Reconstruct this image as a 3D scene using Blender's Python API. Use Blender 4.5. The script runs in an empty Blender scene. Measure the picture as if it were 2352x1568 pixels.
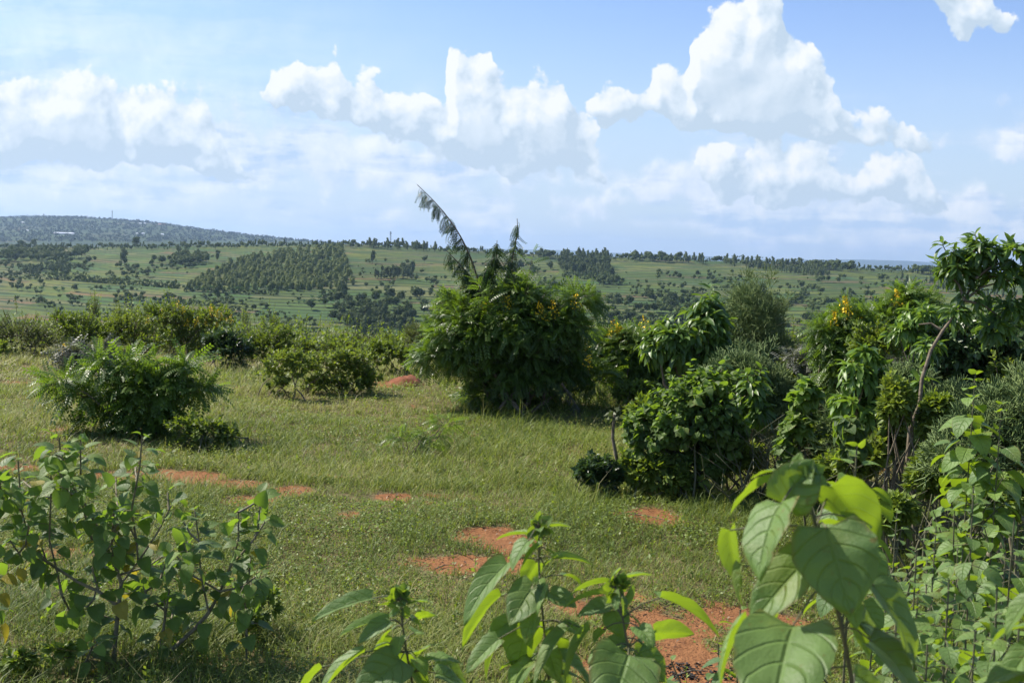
import bpy, math, random
import numpy as np
from mathutils import Vector, Matrix

sc = bpy.context.scene
COL = sc.collection
rng = np.random.default_rng(7)

# ------------------------------------------------------------------ camera
F, PITCH, EYE, ROLL = 2522.0, math.atan(209 / 2522.0), 1.9, math.radians(1.8)     # photo measured in a 2352 x 1568 frame
cam_d = bpy.data.cameras.new('camera'); cam = bpy.data.objects.new('camera', cam_d); COL.objects.link(cam)
cam.location = (0, 0, EYE); cam.rotation_euler = (Matrix.Rotation(math.pi / 2 - PITCH, 4, 'X') @ Matrix.Rotation(ROLL, 4, 'Z')).to_euler()
cam_d.sensor_width = 36; cam_d.lens = 36 * F / 2352; cam_d.clip_start = 0.05; cam_d.clip_end = 60000
cam_d.dof.use_dof = True; cam_d.dof.focus_distance = 11; cam_d.dof.aperture_fstop = 11
sc.camera = cam
def ray(px, py):
    a, b = (px - 1176) / F, (784 - py) / F
    a, b = a * math.cos(ROLL) - b * math.sin(ROLL), a * math.sin(ROLL) + b * math.cos(ROLL)
    return np.array([a, math.cos(PITCH) + b * math.sin(PITCH), -math.sin(PITCH) + b * math.cos(PITCH)])
def at(px, py, D):
    r = ray(px, py); return np.array([0, 0, EYE]) + r * (D / r[1])
def uv(px, py):
    r = ray(px, py); return r[0] / r[1], r[2] / r[1]

# ------------------------------------------------------------------ render settings, sun, sky
sc.view_settings.view_transform = 'Standard'; sc.view_settings.look = 'None'
sc.view_settings.exposure = 0.76; sc.view_settings.gamma = 1
sc.cycles.use_denoising = True
sc.cycles.max_bounces = 6; sc.cycles.diffuse_bounces = 3; sc.cycles.glossy_bounces = 2
sc.cycles.transmission_bounces = 4; sc.cycles.volume_bounces = 0; sc.cycles.transparent_max_bounces = 8
SUN_AZ, SUN_EL = math.radians(-65), math.radians(45)
S = Vector((math.sin(SUN_AZ) * math.cos(SUN_EL), math.cos(SUN_AZ) * math.cos(SUN_EL), math.sin(SUN_EL)))
sd = bpy.data.lights.new('sun', 'SUN'); sd.energy = 5.0; sd.angle = math.radians(0.53); sd.color = (1, .93, .82)
so = bpy.data.objects.new('sun', sd); COL.objects.link(so); so.rotation_euler = S.to_track_quat('Z', 'Y').to_euler()

class NT:
    """small helper to write node trees"""
    def __init__(s, tree): s.t = tree; s.n = tree.nodes; s.l = tree.links
    def new(s, typ, **kw):
        n = s.n.new(typ)
        for k, v in kw.items(): setattr(n, k, v)
        return n
    def put(s, sock, v):
        if isinstance(v, bpy.types.NodeSocket): s.l.new(v, sock)
        else: sock.default_value = v
    def m(s, op, a, b=None, c=None, clamp=False):
        n = s.new('ShaderNodeMath', operation=op, use_clamp=clamp)
        s.put(n.inputs[0], a)
        if b is not None: s.put(n.inputs[1], b)
        if c is not None: s.put(n.inputs[2], c)
        return n.outputs[0]
    def vm(s, op, a, b=None):
        n = s.new('ShaderNodeVectorMath', operation=op); s.put(n.inputs[0], a)
        if b is not None:
            if op == 'SCALE': s.put(n.inputs[3], b)
            else: s.put(n.inputs[1], b)
        return n.outputs[0]
    def xyz(s, x, y, z=0.0):
        n = s.new('ShaderNodeCombineXYZ'); s.put(n.inputs[0], x); s.put(n.inputs[1], y); s.put(n.inputs[2], z); return n.outputs[0]
    def sep(s, v):
        n = s.new('ShaderNodeSeparateXYZ'); s.put(n.inputs[0], v); return n.outputs
    def step(s, v, a, b, lo=0.0, hi=1.0):
        n = s.new('ShaderNodeMapRange', interpolation_type='SMOOTHSTEP'); s.put(n.inputs[0], v)
        for i, q in enumerate((a, b, lo, hi)): s.put(n.inputs[i + 1], q)
        return n.outputs[0]
    def noise(s, vec, scale, detail=3.0, rough=.5, dims='3D', out=0):
        n = s.new('ShaderNodeTexNoise', noise_dimensions=dims); s.put(n.inputs['Vector'], vec)
        n.inputs['Scale'].default_value = scale; n.inputs['Detail'].default_value = detail; n.inputs['Roughness'].default_value = rough
        return n.outputs[out]
    def mix(s, f, a, b):
        n = s.new('ShaderNodeMix', data_type='RGBA'); s.put(n.inputs[0], f)
        for i, q in ((6, a), (7, b)):
            if not isinstance(q, bpy.types.NodeSocket): q = (*q[:3], 1)
            s.put(n.inputs[i], q)
        return n.outputs[2]
    def curve(s, v, pts):
        xs = [p[0] for p in pts]; x0, x1 = min(xs), max(xs)
        t = s.new('ShaderNodeMapRange'); s.put(t.inputs[0], v); t.inputs[1].default_value = x0; t.inputs[2].default_value = x1
        n = s.new('ShaderNodeFloatCurve'); s.l.new(t.outputs[0], n.inputs[1])
        cu = n.mapping.curves[0]; ys = [p[1] for p in pts]; y0, y1 = min(ys), max(ys)
        for i, (x, y) in enumerate(pts):
            X, Y = (x - x0) / (x1 - x0), (y - y0) / max(y1 - y0, 1e-6)
            if i == 0: cu.points[0].location = (0, Y)
            elif i == len(pts) - 1: cu.points[-1].location = (1, Y)
            else: cu.points.new(X, Y)
        for p in cu.points: p.handle_type = 'AUTO_CLAMPED'
        n.mapping.update()
        return s.m('MULTIPLY_ADD', n.outputs[0], y1 - y0, y0)

world = bpy.data.worlds.new('World'); sc.world = world; world.use_nodes = True
world.cycles.sampling_method = 'MANUAL'; world.cycles.sample_map_resolution = 256
w = NT(world.node_tree); w.n.clear()
tc = w.new('ShaderNodeTexCoord').outputs['Generated']
sky = w.new('ShaderNodeTexSky', sky_type='NISHITA'); sky.sun_disc = False
sky.sun_elevation = SUN_EL; sky.sun_rotation = SUN_AZ; sky.air_density = 1.0; sky.dust_density = 0.4; sky.ozone_density = 2.5
dx, dy, dz = w.sep(tc)
ay = w.m('MAXIMUM', w.m('ABSOLUTE', dy), .08)
U0, V0 = w.m('DIVIDE', dx, ay), w.m('DIVIDE', dz, ay)
def cloud_group():
    """cloud thickness as a function of direction (u, v): banks given by their top and base outline, broken up by billowing noise"""
    g = bpy.data.node_groups.new('cloud_thickness', 'ShaderNodeTree')
    g.interface.new_socket('P', in_out='INPUT', socket_type='NodeSocketVector')
    for o in ('Thick', 'Height', 'Soft', 'Puff'): g.interface.new_socket(o, in_out='OUTPUT', socket_type='NodeSocketFloat')
    q = NT(g); gi = q.new('NodeGroupInput'); go = q.new('NodeGroupOutput')
    P = gi.outputs[0]
    wv = q.vm('SUBTRACT', q.noise(P, 11, 4, .6, '2D', 1), (.5, .5, .5))
    W = q.vm('ADD', P, q.vm('SCALE', wv, .030))
    u, v, _ = q.sep(W)
    def vor(scale, P_):
        vo = q.new('ShaderNodeTexVoronoi', voronoi_dimensions='2D', feature='SMOOTH_F1'); q.put(vo.inputs['Vector'], P_); vo.inputs['Scale'].default_value = scale; vo.inputs['Smoothness'].default_value = .25
        return q.m('SUBTRACT', .55, vo.outputs['Distance'])
    puff = q.m('ADD', q.m('ADD', q.m('MULTIPLY', vor(20, W), .030), q.m('MULTIPLY', vor(47, W), .014)), q.m('MULTIPLY', vor(110, W), .006))
    fb = q.m('SUBTRACT', q.noise(P, 34, 9, .66, '2D'), .5)
    nz = q.m('ADD', puff, q.m('MULTIPLY', fb, .034))
    def lobe(top, base, k=1.0):
        tp = [uv(*p) for p in top]; bp = [uv(*p) for p in base]
        T = q.curve(u, tp); B = q.curve(u, bp)
        up = q.m('SUBTRACT', T, v); dn = q.m('MULTIPLY', q.m('SUBTRACT', v, B), 1.6)
        side = q.m('MINIMUM', q.m('SUBTRACT', u, tp[0][0]), q.m('SUBTRACT', tp[-1][0], u))
        th = q.m('MINIMUM', q.m('MINIMUM', up, dn), side)
        h = q.m('DIVIDE', q.m('SUBTRACT', v, B), q.m('MAXIMUM', q.m('SUBTRACT', T, B), .012))
        return th, h
    def union(banks):
        best = None; hgt = None
        for t, b in banks:
            th, h = lobe(t, b)
            if best is None: best, hgt = th, h
            else:
                gt = q.m('GREATER_THAN', th, best)
                mx = q.new('ShaderNodeMix', data_type='FLOAT'); q.put(mx.inputs[0], gt); q.put(mx.inputs[2], hgt); q.put(mx.inputs[3], h)
                best, hgt = q.m('MAXIMUM', th, best), mx.outputs[0]
        return best, hgt
    banks = [
        ([(-400, 190), (-100, 180), (0, 168), (60, 166), (150, 166), (200, 175), (300, 195), (380, 205), (440, 215), (500, 300), (560, 400)],
         [(-400, 385), (0, 385), (150, 385), (300, 385), (440, 395), (540, 402)]),
        ([(600, 220), (635, 140), (690, 125), (715, 160), (740, 185), (765, 160), (800, 205), (830, 180), (870, 185), (905, 240), (990, 238), (1015, 200), (1030, 118), (1080, 98), (1125, 125), (1165, 215), (1195, 215), (1215, 172), (1260, 170), (1300, 225), (1350, 280), (1400, 390)],
         [(600, 235), (660, 245), (760, 290), (850, 320), (960, 350), (1060, 390), (1180, 405), (1300, 400), (1400, 405)]),
        ([(1340, 238), (1390, 212), (1450, 196), (1490, 208), (1515, 160), (1545, 165), (1578, 180), (1596, 75), (1650, 30), (1700, 10), (1735, -70), (1775, -50), (1800, 25), (1850, 55), (1880, 110), (1915, 165), (1940, 240), (1990, 280), (2040, 255), (2075, 262), (2120, 312)],
         [(1330, 255), (1450, 290), (1560, 298), (1620, 318), (1750, 332), (1900, 336), (2050, 328), (2120, 325)]),
        ([(1585, 395), (1620, 350), (1660, 345), (1700, 385), (1745, 330), (1830, 322), (1885, 335), (1930, 385), (1985, 360), (2060, 355), (2120, 380), (2165, 470)],
         [(1600, 395), (1660, 450), (1760, 465), (1900, 462), (2050, 465), (2150, 470)]),
        ([(2125, -30), (2150, -60), (2200, -60), (2260, -60), (2300, 10), (2320, 40)], [(2125, -20), (2165, 30), (2220, 85), (2250, 70), (2320, 45)]),
    ]
    back = [([(-400, 205), (0, 200), (150, 205), (300, 205), (400, 215), (600, 245), (800, 265), (1000, 300), (1200, 330), (1400, 360), (1500, 440)], [(-400, 480), (0, 440), (400, 430), (900, 450), (1200, 420), (1400, 410), (1500, 445)]),
            ([(1420, 400), (1550, 365), (1700, 345), (1800, 325), (1950, 385), (2100, 430), (2200, 440), (2352, 440), (2700, 440)], [(1420, 420), (1550, 470), (1700, 560), (1900, 570), (2100, 580), (2352, 590), (2700, 590)]),
            ([(2190, 320), (2260, 290), (2352, 300), (2600, 290)], [(2190, 325), (2300, 385), (2400, 390), (2600, 380)]), ([(1290, 475), (1310, 455), (1345, 458), (1365, 478)], [(1290, 475), (1325, 492), (1365, 485)])]
    best, hgt = union(banks); soft, _h = union(back)
    q.put(go.inputs[0], q.m('ADD', q.m('SUBTRACT', best, .004), nz)); q.put(go.inputs[1], hgt); q.put(go.inputs[2], q.m('ADD', soft, q.m('MULTIPLY', nz, 1.5))); q.put(go.inputs[3], q.m('ADD', puff, q.m('MULTIPLY', fb, .05)))
    return g
cg = cloud_group()
def cloud(P):
    n = w.new('ShaderNodeGroup'); n.node_tree = cg; w.put(n.inputs[0], P); return n.outputs
P0 = w.xyz(U0, V0)
c0 = cloud(P0); c1 = cloud(w.vm('ADD', P0, (-.009, .010, 0)))
alpha = w.step(c0[0], -.0005, .0065)
# light on the billows: where the cloud thins towards the sun it is bright
slope = w.m('SUBTRACT', c0[3], c1[3])
lit = w.m('MULTIPLY_ADD', slope, 11.0, .26)
big_ = w.m('SUBTRACT', w.m('MINIMUM', c0[0], .045), w.m('MINIMUM', c1[0], .045))
lit = w.m('ADD', lit, w.m('MULTIPLY', big_, 22.0))
lit = w.m('ADD', lit, w.m('MULTIPLY', w.m('SUBTRACT', w.m('MINIMUM', c0[1], 1.0), .38), .48), clamp=True)
ramp_ = w.new('ShaderNodeValToRGB'); er = ramp_.color_ramp.elements; er[0].color = (.345, .425, .51, 1); er[1].color = (.585, .605, .635, 1); er[1].position = .95
e_ = er.new(.45); e_.color = (.455, .52, .585, 1); w.put(ramp_.inputs[0], lit); ccol = ramp_.outputs[0]
# soft cloud behind, and streaks of layered cloud near the horizon
st = w.noise(w.xyz(w.m('MULTIPLY', U0, 2.0), w.m('MULTIPLY', V0, 11.0)), 2.6, 6, .6, '2D')
pf = w.noise(P0, 13, 6, .62, '2D')
low = w.step(V0, .24, .02)
veil = w.m('MULTIPLY', w.step(w.m('ADD', w.m('MULTIPLY', st, .7), w.m('MULTIPLY', pf, .3)), .47, .64), w.m('MULTIPLY', w.step(V0, .17, .07), .78))
leftw = w.m('MULTIPLY', w.step(U0, .0, -.5), w.step(V0, .30, .10))
vfac = w.m('MAXIMUM', w.m('MULTIPLY', leftw, w.step(st, .2, .7, .30, .85)), veil)
softa = w.m('MULTIPLY', w.step(c0[2], -.004, .030), .85)
vfac = w.m('MAXIMUM', vfac, softa)
vlit = w.m('ADD', w.m('MULTIPLY_ADD', slope, 15.0, .60), w.m('SUBTRACT', pf, .5), clamp=True)
gs_ = w.noise(w.xyz(w.m('MULTIPLY', U0, 3.0), w.m('MULTIPLY', V0, 14.0)), 3.4, 5, .6, '2D')
vlit = w.m('SUBTRACT', vlit, w.m('MULTIPLY', w.step(gs_, .45, .68), .55), clamp=True)
vcol = w.mix(vlit, (.31, .41, .56), (.60, .62, .65))
bg_sky = w.new('ShaderNodeBackground'); bg_sky.inputs[1].default_value = .105
w.l.new(w.vm('MULTIPLY', sky.outputs[0], (.86, .87, 1.02)), bg_sky.inputs[0])
haz = w.new('ShaderNodeBackground'); haz.inputs[0].default_value = (.355, .445, .545, 1); haz.inputs[1].default_value = 1
vb = w.new('ShaderNodeBackground'); w.l.new(vcol, vb.inputs[0])
cb = w.new('ShaderNodeBackground'); w.l.new(ccol, cb.inputs[0]); cb.inputs[1].default_value = 1.0
def ms(f, a, b):
    n = w.new('ShaderNodeMixShader'); w.put(n.inputs[0], f); w.l.new(a, n.inputs[1]); w.l.new(b, n.inputs[2]); return n.outputs[0]
o = ms(w.m('MULTIPLY', low, .85), bg_sky.outputs[0], haz.outputs[0]); o = ms(vfac, o, vb.outputs[0])
o = ms(w.m('MULTIPLY', alpha, w.step(V0, .0, .05)), o, cb.outputs[0])
wo = w.new('ShaderNodeOutputWorld'); w.l.new(o, wo.inputs[0])

# ------------------------------------------------------------------ small numpy noise
def hash2(ix, iy, s):
    h = (ix.astype(np.int64) * 374761393 + iy.astype(np.int64) * 668265263 + s * 982451653) & 0xffffffff
    h = ((h ^ (h >> 13)) * 1274126177) & 0xffffffff
    return ((h ^ (h >> 16)) & 0xffff) / 65535.0
def vnoise(x, y, s=0):
    x, y = np.asarray(x, float), np.asarray(y, float)
    ix, iy = np.floor(x), np.floor(y); fx, fy = x - ix, y - iy
    fx, fy = fx * fx * (3 - 2 * fx), fy * fy * (3 - 2 * fy)
    a, b = hash2(ix, iy, s), hash2(ix + 1, iy, s); c, d = hash2(ix, iy + 1, s), hash2(ix + 1, iy + 1, s)
    return (a * (1 - fx) + b * fx) * (1 - fy) + (c * (1 - fx) + d * fx) * fy
def fbm(x, y, o=3, s=0):
    r = 0; a = .5; t = 0
    for i in range(o): r = r + a * vnoise(x * 2 ** i, y * 2 ** i, s + i); t += a; a *= .5
    return r / t

# ------------------------------------------------------------------ mesh building
class Geo:
    def __init__(s): s.v = []; s.f = {3: [], 4: []}; s.fm = {3: [], 4: []}; s.t = []; s.uv = []; s.n = 0
    def add(s, v, f, tint=0.5, mat=0, uv=None):
        v = np.asarray(v, float).reshape(-1, 3); f = np.asarray(f, int)
        if len(v) == 0 or len(f) == 0: return
        s.f[f.shape[1]].append(f + s.n); s.fm[f.shape[1]].append(np.full(len(f), mat))
        s.v.append(v); s.t.append(np.broadcast_to(np.asarray(tint, float), (len(v),)))
        s.uv.append(np.zeros((len(v), 2)) if uv is None else uv); s.n += len(v)
    def mesh(s, name, mats, smooth=True):
        me = bpy.data.meshes.new(name)
        if s.n == 0: return me
        V = np.concatenate(s.v); T = np.concatenate(s.t); UV = np.concatenate(s.uv)
        idx = []; tot = []; mi = []
        for k in (3, 4):
            if s.f[k]:
                a = np.concatenate(s.f[k]); idx.append(a.ravel()); tot.append(np.full(len(a), k)); mi.append(np.concatenate(s.fm[k]))
        idx = np.concatenate(idx); tot = np.concatenate(tot); mi = np.concatenate(mi)
        me.vertices.add(len(V)); me.vertices.foreach_set('co', V.ravel())
        me.loops.add(len(idx)); me.loops.foreach_set('vertex_index', idx.astype(np.int32))
        me.polygons.add(len(tot)); me.polygons.foreach_set('loop_start', np.concatenate([[0], np.cumsum(tot)[:-1]]).astype(np.int32))
        me.polygons.foreach_set('loop_total', tot.astype(np.int32)); me.polygons.foreach_set('material_index', mi.astype(np.int32))
        me.polygons.foreach_set('use_smooth', np.full(len(tot), smooth))
        at_ = me.attributes.new('tint', 'FLOAT', 'POINT'); at_.data.foreach_set('value', T.astype(np.float32))
        ua = me.attributes.new('leafuv', 'FLOAT_VECTOR', 'POINT')
        ua.data.foreach_set('vector', np.column_stack([UV, np.zeros(len(UV))]).astype(np.float32).ravel())
        for m in mats: me.materials.append(m)
        me.update(); me.validate()
        return me
def link(name, me, parent=None, loc=None):
    ob = bpy.data.objects.new(name, me); COL.objects.link(ob)
    if parent: ob.parent = parent
    if loc is not None: ob.location = loc
    return ob
def tag(o, label=None, cat=None, group=None, kind=None):
    if label: o['label'] = label
    if cat: o['category'] = cat
    if group: o['group'] = group
    if kind: o['kind'] = kind
    return o
def thing(name, label, cat, loc, group=None):
    o = bpy.data.objects.new(name, None); COL.objects.link(o); o.location = [float(c) for c in loc]; o.empty_display_size = .2
    return tag(o, label, cat, group)
def part(name, geo, mats, parent, smooth=True):
    if geo.n == 0: return None
    L = np.array(parent.matrix_basis.translation)
    geo.v = [v - L for v in geo.v]
    return link(name, geo.mesh(name, mats, smooth), parent)

def nrm(a): return a / np.maximum(np.linalg.norm(a, axis=-1, keepdims=True), 1e-9)
def tube(g, pts, r0, r1=None, sides=5, tint=.5, mat=0):
    """one tapered tube along a polyline"""
    pts = np.asarray(pts, float); n = len(pts); r1 = r0 if r1 is None else r1
    tan = nrm(np.gradient(pts, axis=0)); ref = np.array([.13, .31, .94]) if abs(tan[0, 2]) < .8 else np.array([.9, .3, .1])
    a = nrm(np.cross(tan, ref)); b = np.cross(tan, a); th = np.arange(sides) * 2 * math.pi / sides
    r = np.linspace(r0, r1, n)[:, None, None]
    ring = pts[:, None] + r * (np.cos(th)[None, :, None] * a[:, None] + np.sin(th)[None, :, None] * b[:, None])
    i = np.arange(n - 1)[:, None] * sides; j = np.arange(sides)[None]; k = (j + 1) % sides
    g.add(ring.reshape(-1, 3), np.stack([i + j, i + k, i + sides + k, i + sides + j], -1).reshape(-1, 4), tint, mat)
def tubes(g, P, r0, r1, sides=3, tint=.5, mat=0):
    """many tubes at once: P is (N, K, 3)"""
    P = np.asarray(P, float); N, K, _ = P.shape
    if N == 0: return
    tan = nrm(np.gradient(P, axis=1)); a = nrm(np.cross(tan, np.array([.31, .23, .92]))); b = np.cross(tan, a)
    th = np.arange(sides) * 2 * math.pi / sides
    r = (np.asarray(r0).reshape(-1, 1) * (1 - np.linspace(0, 1, K))[None] + np.asarray(r1).reshape(-1, 1) * np.linspace(0, 1, K)[None])
    r = np.broadcast_to(r, (N, K))[:, :, None, None]
    ring = P[:, :, None] + r * (np.cos(th)[None, None, :, None] * a[:, :, None] + np.sin(th)[None, None, :, None] * b[:, :, None])
    base = (np.arange(N) * K * sides)[:, None, None]; i = np.arange(K - 1)[None, :, None] * sides; j = np.arange(sides)[None, None]; k = (j + 1) % sides
    q = np.stack([base + i + j, base + i + k, base + i + sides + k, base + i + sides + j], -1).reshape(-1, 4)
    t = np.repeat(np.broadcast_to(np.asarray(tint, float), (N,)), K * sides)
    g.add(ring.reshape(-1, 3), q, t, mat)

# leaf templates: x along the blade (0..1), y across (-.5...5 x width), z out of the upper side
def grid_leaf(nt, ns, width, cup=.12, cord=.0, tipp=.8, basep=.5):
    t = np.linspace(0, 1, nt); s = np.linspace(-1, 1, ns)
    wd = (t ** basep) * ((1 - t) ** tipp); wd = wd / wd.max()
    T, SS = np.meshgrid(t, s, indexing='ij'); Wd = np.broadcast_to(wd[:, None], T.shape)
    x = T - cord * SS ** 2 * (1 - T) ** 3 * (T > 0) ; y = .5 * width * Wd * SS; z = cup * np.abs(SS) * Wd * width
    v = np.stack([x, y, z], -1).reshape(-1, 3)
    i = np.arange(nt - 1)[:, None] * ns; j = np.arange(ns - 1)[None]
    f = np.stack([i + j, i + ns + j, i + ns + j + 1, i + j + 1], -1).reshape(-1, 4)
    return v, f, np.stack([T.ravel(), SS.ravel()], -1)
def pinnate(pairs=9, w=.34, lw=.075):
    vs = []; fs = []; us = []; n = 0
    r = np.array([[0, -.006, 0], [0, .006, 0], [1, .004, 0], [1, -.004, 0]]); vs.append(r); fs.append([[0, 3, 2, 1]]); us.append(np.tile([[.5, 0.]], (4, 1))); n = 4
    for i in range(pairs):
        x = .14 + .84 * i / (pairs - 1); L = w * .5 * (1 - .35 * abs(i / (pairs - 1) - .45) * 1.4)
        for sg in (-1, 1):
            d = np.array([.42, sg * .9, 0]); d /= np.linalg.norm(d); p = np.array([d[1] * -1, d[0], 0]) * lw * .5
            b = np.array([x, 0, 0]); m = b + d * L * .5
            q = np.array([b, m - p + [0, 0, -.012], b + d * L + [0, 0, -.05], m + p + [0, 0, -.012]])
            vs.append(q); fs.append([[n, n + 1, n + 2, n + 3]]); us.append(np.array([[0, 0], [.5, -1], [1, 0], [.5, 1.]])); n += 4
    return np.concatenate(vs), np.concatenate(fs), np.concatenate(us)
TPL = {
    'small': (np.array([[0, 0, 0], [.45, -.26, .07], [.5, 0, 0], [.45, .26, .07], [1, 0, -.03]]), np.array([[0, 1, 4, 2], [0, 2, 4, 3]]), np.array([[0, 0], [.5, -1], [.5, 0], [.5, 1], [1, 0.]])),
    'heart': grid_leaf(7, 5, .80, .10, .16, .85, .42),
    'heartlow': grid_leaf(5, 3, .80, .12, .12, .85, .42),
    'fine': grid_leaf(15, 11, .80, .15, .16, .85, .42),
    'mango': grid_leaf(6, 3, .26, .22, 0, .7, .7),
    'pinnate': pinnate(), 'pinnatelow': pinnate(6, .36, .11),
    'sword': grid_leaf(5, 3, .10, .5, 0, .6, .12),
    'clump': (np.array([[0, -.5, 0], [.9, -.4, .1], [1, .5, -.1], [.1, .45, .1]]), np.array([[0, 1, 2, 3]]), np.zeros((4, 2))),
}
def leaves(g, kind, org, dirs, nor, length, curl=.2, tint=.5, mat=0, width=1.0):
    """lay one leaf per row: org, dirs (blade axis) and nor (upper side)"""
    v, f, u = TPL[kind]; N = len(org)
    if N == 0: return
    X = nrm(np.asarray(dirs)); Z = np.asarray(nor) - (np.sum(np.asarray(nor) * X, 1, keepdims=True)) * X; Z = nrm(Z); Y = np.cross(Z, X)
    L = np.broadcast_to(np.asarray(length, float), (N,))[:, None, None]; cu = np.broadcast_to(np.asarray(curl, float), (N,))[:, None]
    wd = np.broadcast_to(np.asarray(width, float), (N,))[:, None]
    x = np.broadcast_to(v[:, 0], (N, len(v))); y = v[:, 1][None] * wd; z = v[:, 2][None] - cu * x ** 2
    if kind == 'fine':      # uneven, slightly crumpled blades with a nibbled outline
        sd_ = np.asarray(org)[:, :1] * 97 + np.asarray(org)[:, 2:3] * 61; e_ = np.abs(u[:, 1])[None]
        z = z + (fbm(x * 4 + sd_, u[:, 1][None] * 1.6 + sd_, 2, 5) - .5) * .10 * wd * (.4 + e_) - .05 * wd * e_ ** 3; y = y * (1 + (fbm(x * 9 + sd_, y * 0 + np.sign(u[:, 1])[None] * 7, 2, 6) - .5) * .16 * e_)
    x = x * (1 - .35 * np.abs(cu) * x)
    W = np.asarray(org)[:, None] + L * (x[..., None] * X[:, None] + y[..., None] * Y[:, None] + z[..., None] * Z[:, None])
    q = (f[None] + (np.arange(N) * len(v))[:, None, None]).reshape(-1, f.shape[1])
    g.add(W.reshape(-1, 3), q, np.repeat(np.broadcast_to(np.asarray(tint, float), (N,)), len(v)), mat, np.tile(u, (N, 1)))

# ------------------------------------------------------------------ materials
def mat(name):
    m = bpy.data.materials.new(name); m.use_nodes = True; q = NT(m.node_tree); q.n.clear()
    out = q.new('ShaderNodeOutputMaterial'); return m, q, out
def attr(q, name, vec=False):
    n = q.new('ShaderNodeAttribute', attribute_name=name); return n.outputs['Vector' if vec else 'Fac']
def leaf_mat(name, old, young, trans, rough=.5, tfac=.4, under=None, veins=0, spec=.4):
    m, q, out = mat(name)
    t = attr(q, 'tint'); geo = q.new('ShaderNodeNewGeometry')
    c = q.mix(t, old, young)
    nz = q.noise(geo.outputs['Position'], 9 if not veins else 26, 3)
    hs = q.new('ShaderNodeHueSaturation'); q.put(hs.inputs['Color'], c); q.put(hs.inputs['Value'], q.m('MULTIPLY_ADD', nz, .7, .65)); c = hs.outputs[0]
    under = under or tuple(min(1, a * 1.25 + .02) for a in old)
    p = q.new('ShaderNodeBsdfPrincipled'); q.put(p.inputs['Roughness'], rough); p.inputs['Specular IOR Level'].default_value = spec
    if veins:
        uvv = q.sep(attr(q, 'leafuv', True)); ab = q.m('ABSOLUTE', uvv[1])
        ph = q.m('SUBTRACT', uvv[0], q.m('MULTIPLY', q.m('POWER', ab, 1.4), .34))
        wv = q.m('ABSOLUTE', q.m('SINE', q.m('MULTIPLY', ph, math.pi * 5)))
        side = q.step(wv, 0.0, .35); mid = q.step(ab, .0, .09)
        h = q.m('MULTIPLY', q.m('POWER', side, .7), mid)
        fine = q.noise(geo.outputs['Position'], 260, 3, .6)
        bump = q.new('ShaderNodeBump'); bump.inputs['Strength'].default_value = .55; bump.inputs['Distance'].default_value = .0032 * veins
        q.put(bump.inputs['Height'], q.m('ADD', h, q.m('MULTIPLY', fine, .35))); q.l.new(bump.outputs[0], p.inputs['Normal'])
        vein = q.m('SUBTRACT', 1.0, q.m('MULTIPLY', q.step(wv, 0.0, .12), q.step(ab, .0, .03)))
        c = q.mix(q.m('MULTIPLY', vein, .35), c, young)
        mot = q.noise(geo.outputs['Position'], 7, 4, .65); c = q.mix(q.m('MULTIPLY', q.step(mot, .52, .68), .45), c, (.22, .26, .06))
        spot = q.noise(geo.outputs['Position'], 80, 3, .55); edge = q.m('MULTIPLY', q.step(ab, .86, 1.0), q.step(mot, .46, .58))
        c = q.mix(q.m('MULTIPLY', q.m('MAXIMUM', q.step(spot, .66, .70), edge), .75), c, (.16, .10, .035))
    cc = q.mix(geo.outputs['Backfacing'], c, under); q.put(p.inputs['Base Color'], cc)
    tr = q.new('ShaderNodeBsdfTranslucent')
    tcol = q.mix(t, tuple(a * .75 for a in trans), trans)
    if veins: tcol = q.mix(q.m('MULTIPLY', vein, .5), tcol, tuple(a * .55 for a in trans))
    q.put(tr.inputs[0], tcol)
    mx = q.new('ShaderNodeMixShader'); mx.inputs[0].default_value = tfac; q.l.new(p.outputs[0], mx.inputs[1]); q.l.new(tr.outputs[0], mx.inputs[2])
    q.l.new(mx.outputs[0], out.inputs[0]); return m
def plain(name, a, b, scale=20, rough=.85, bump=0.0):
    m, q, out = mat(name); geo = q.new('ShaderNodeNewGeometry'); n = q.noise(geo.outputs['Position'], scale, 4, .6)
    p = q.new('ShaderNodeBsdfPrincipled'); q.put(p.inputs['Base Color'], q.mix(q.step(n, .3, .7), a, b)); p.inputs['Roughness'].default_value = rough
    p.inputs['Specular IOR Level'].default_value = .25
    if bump:
        bp = q.new('ShaderNodeBump'); bp.inputs['Strength'].default_value = .6; bp.inputs['Distance'].default_value = bump; q.put(bp.inputs['Height'], n); q.l.new(bp.outputs[0], p.inputs['Normal'])
    q.l.new(p.outputs[0], out.inputs[0]); return m
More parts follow.
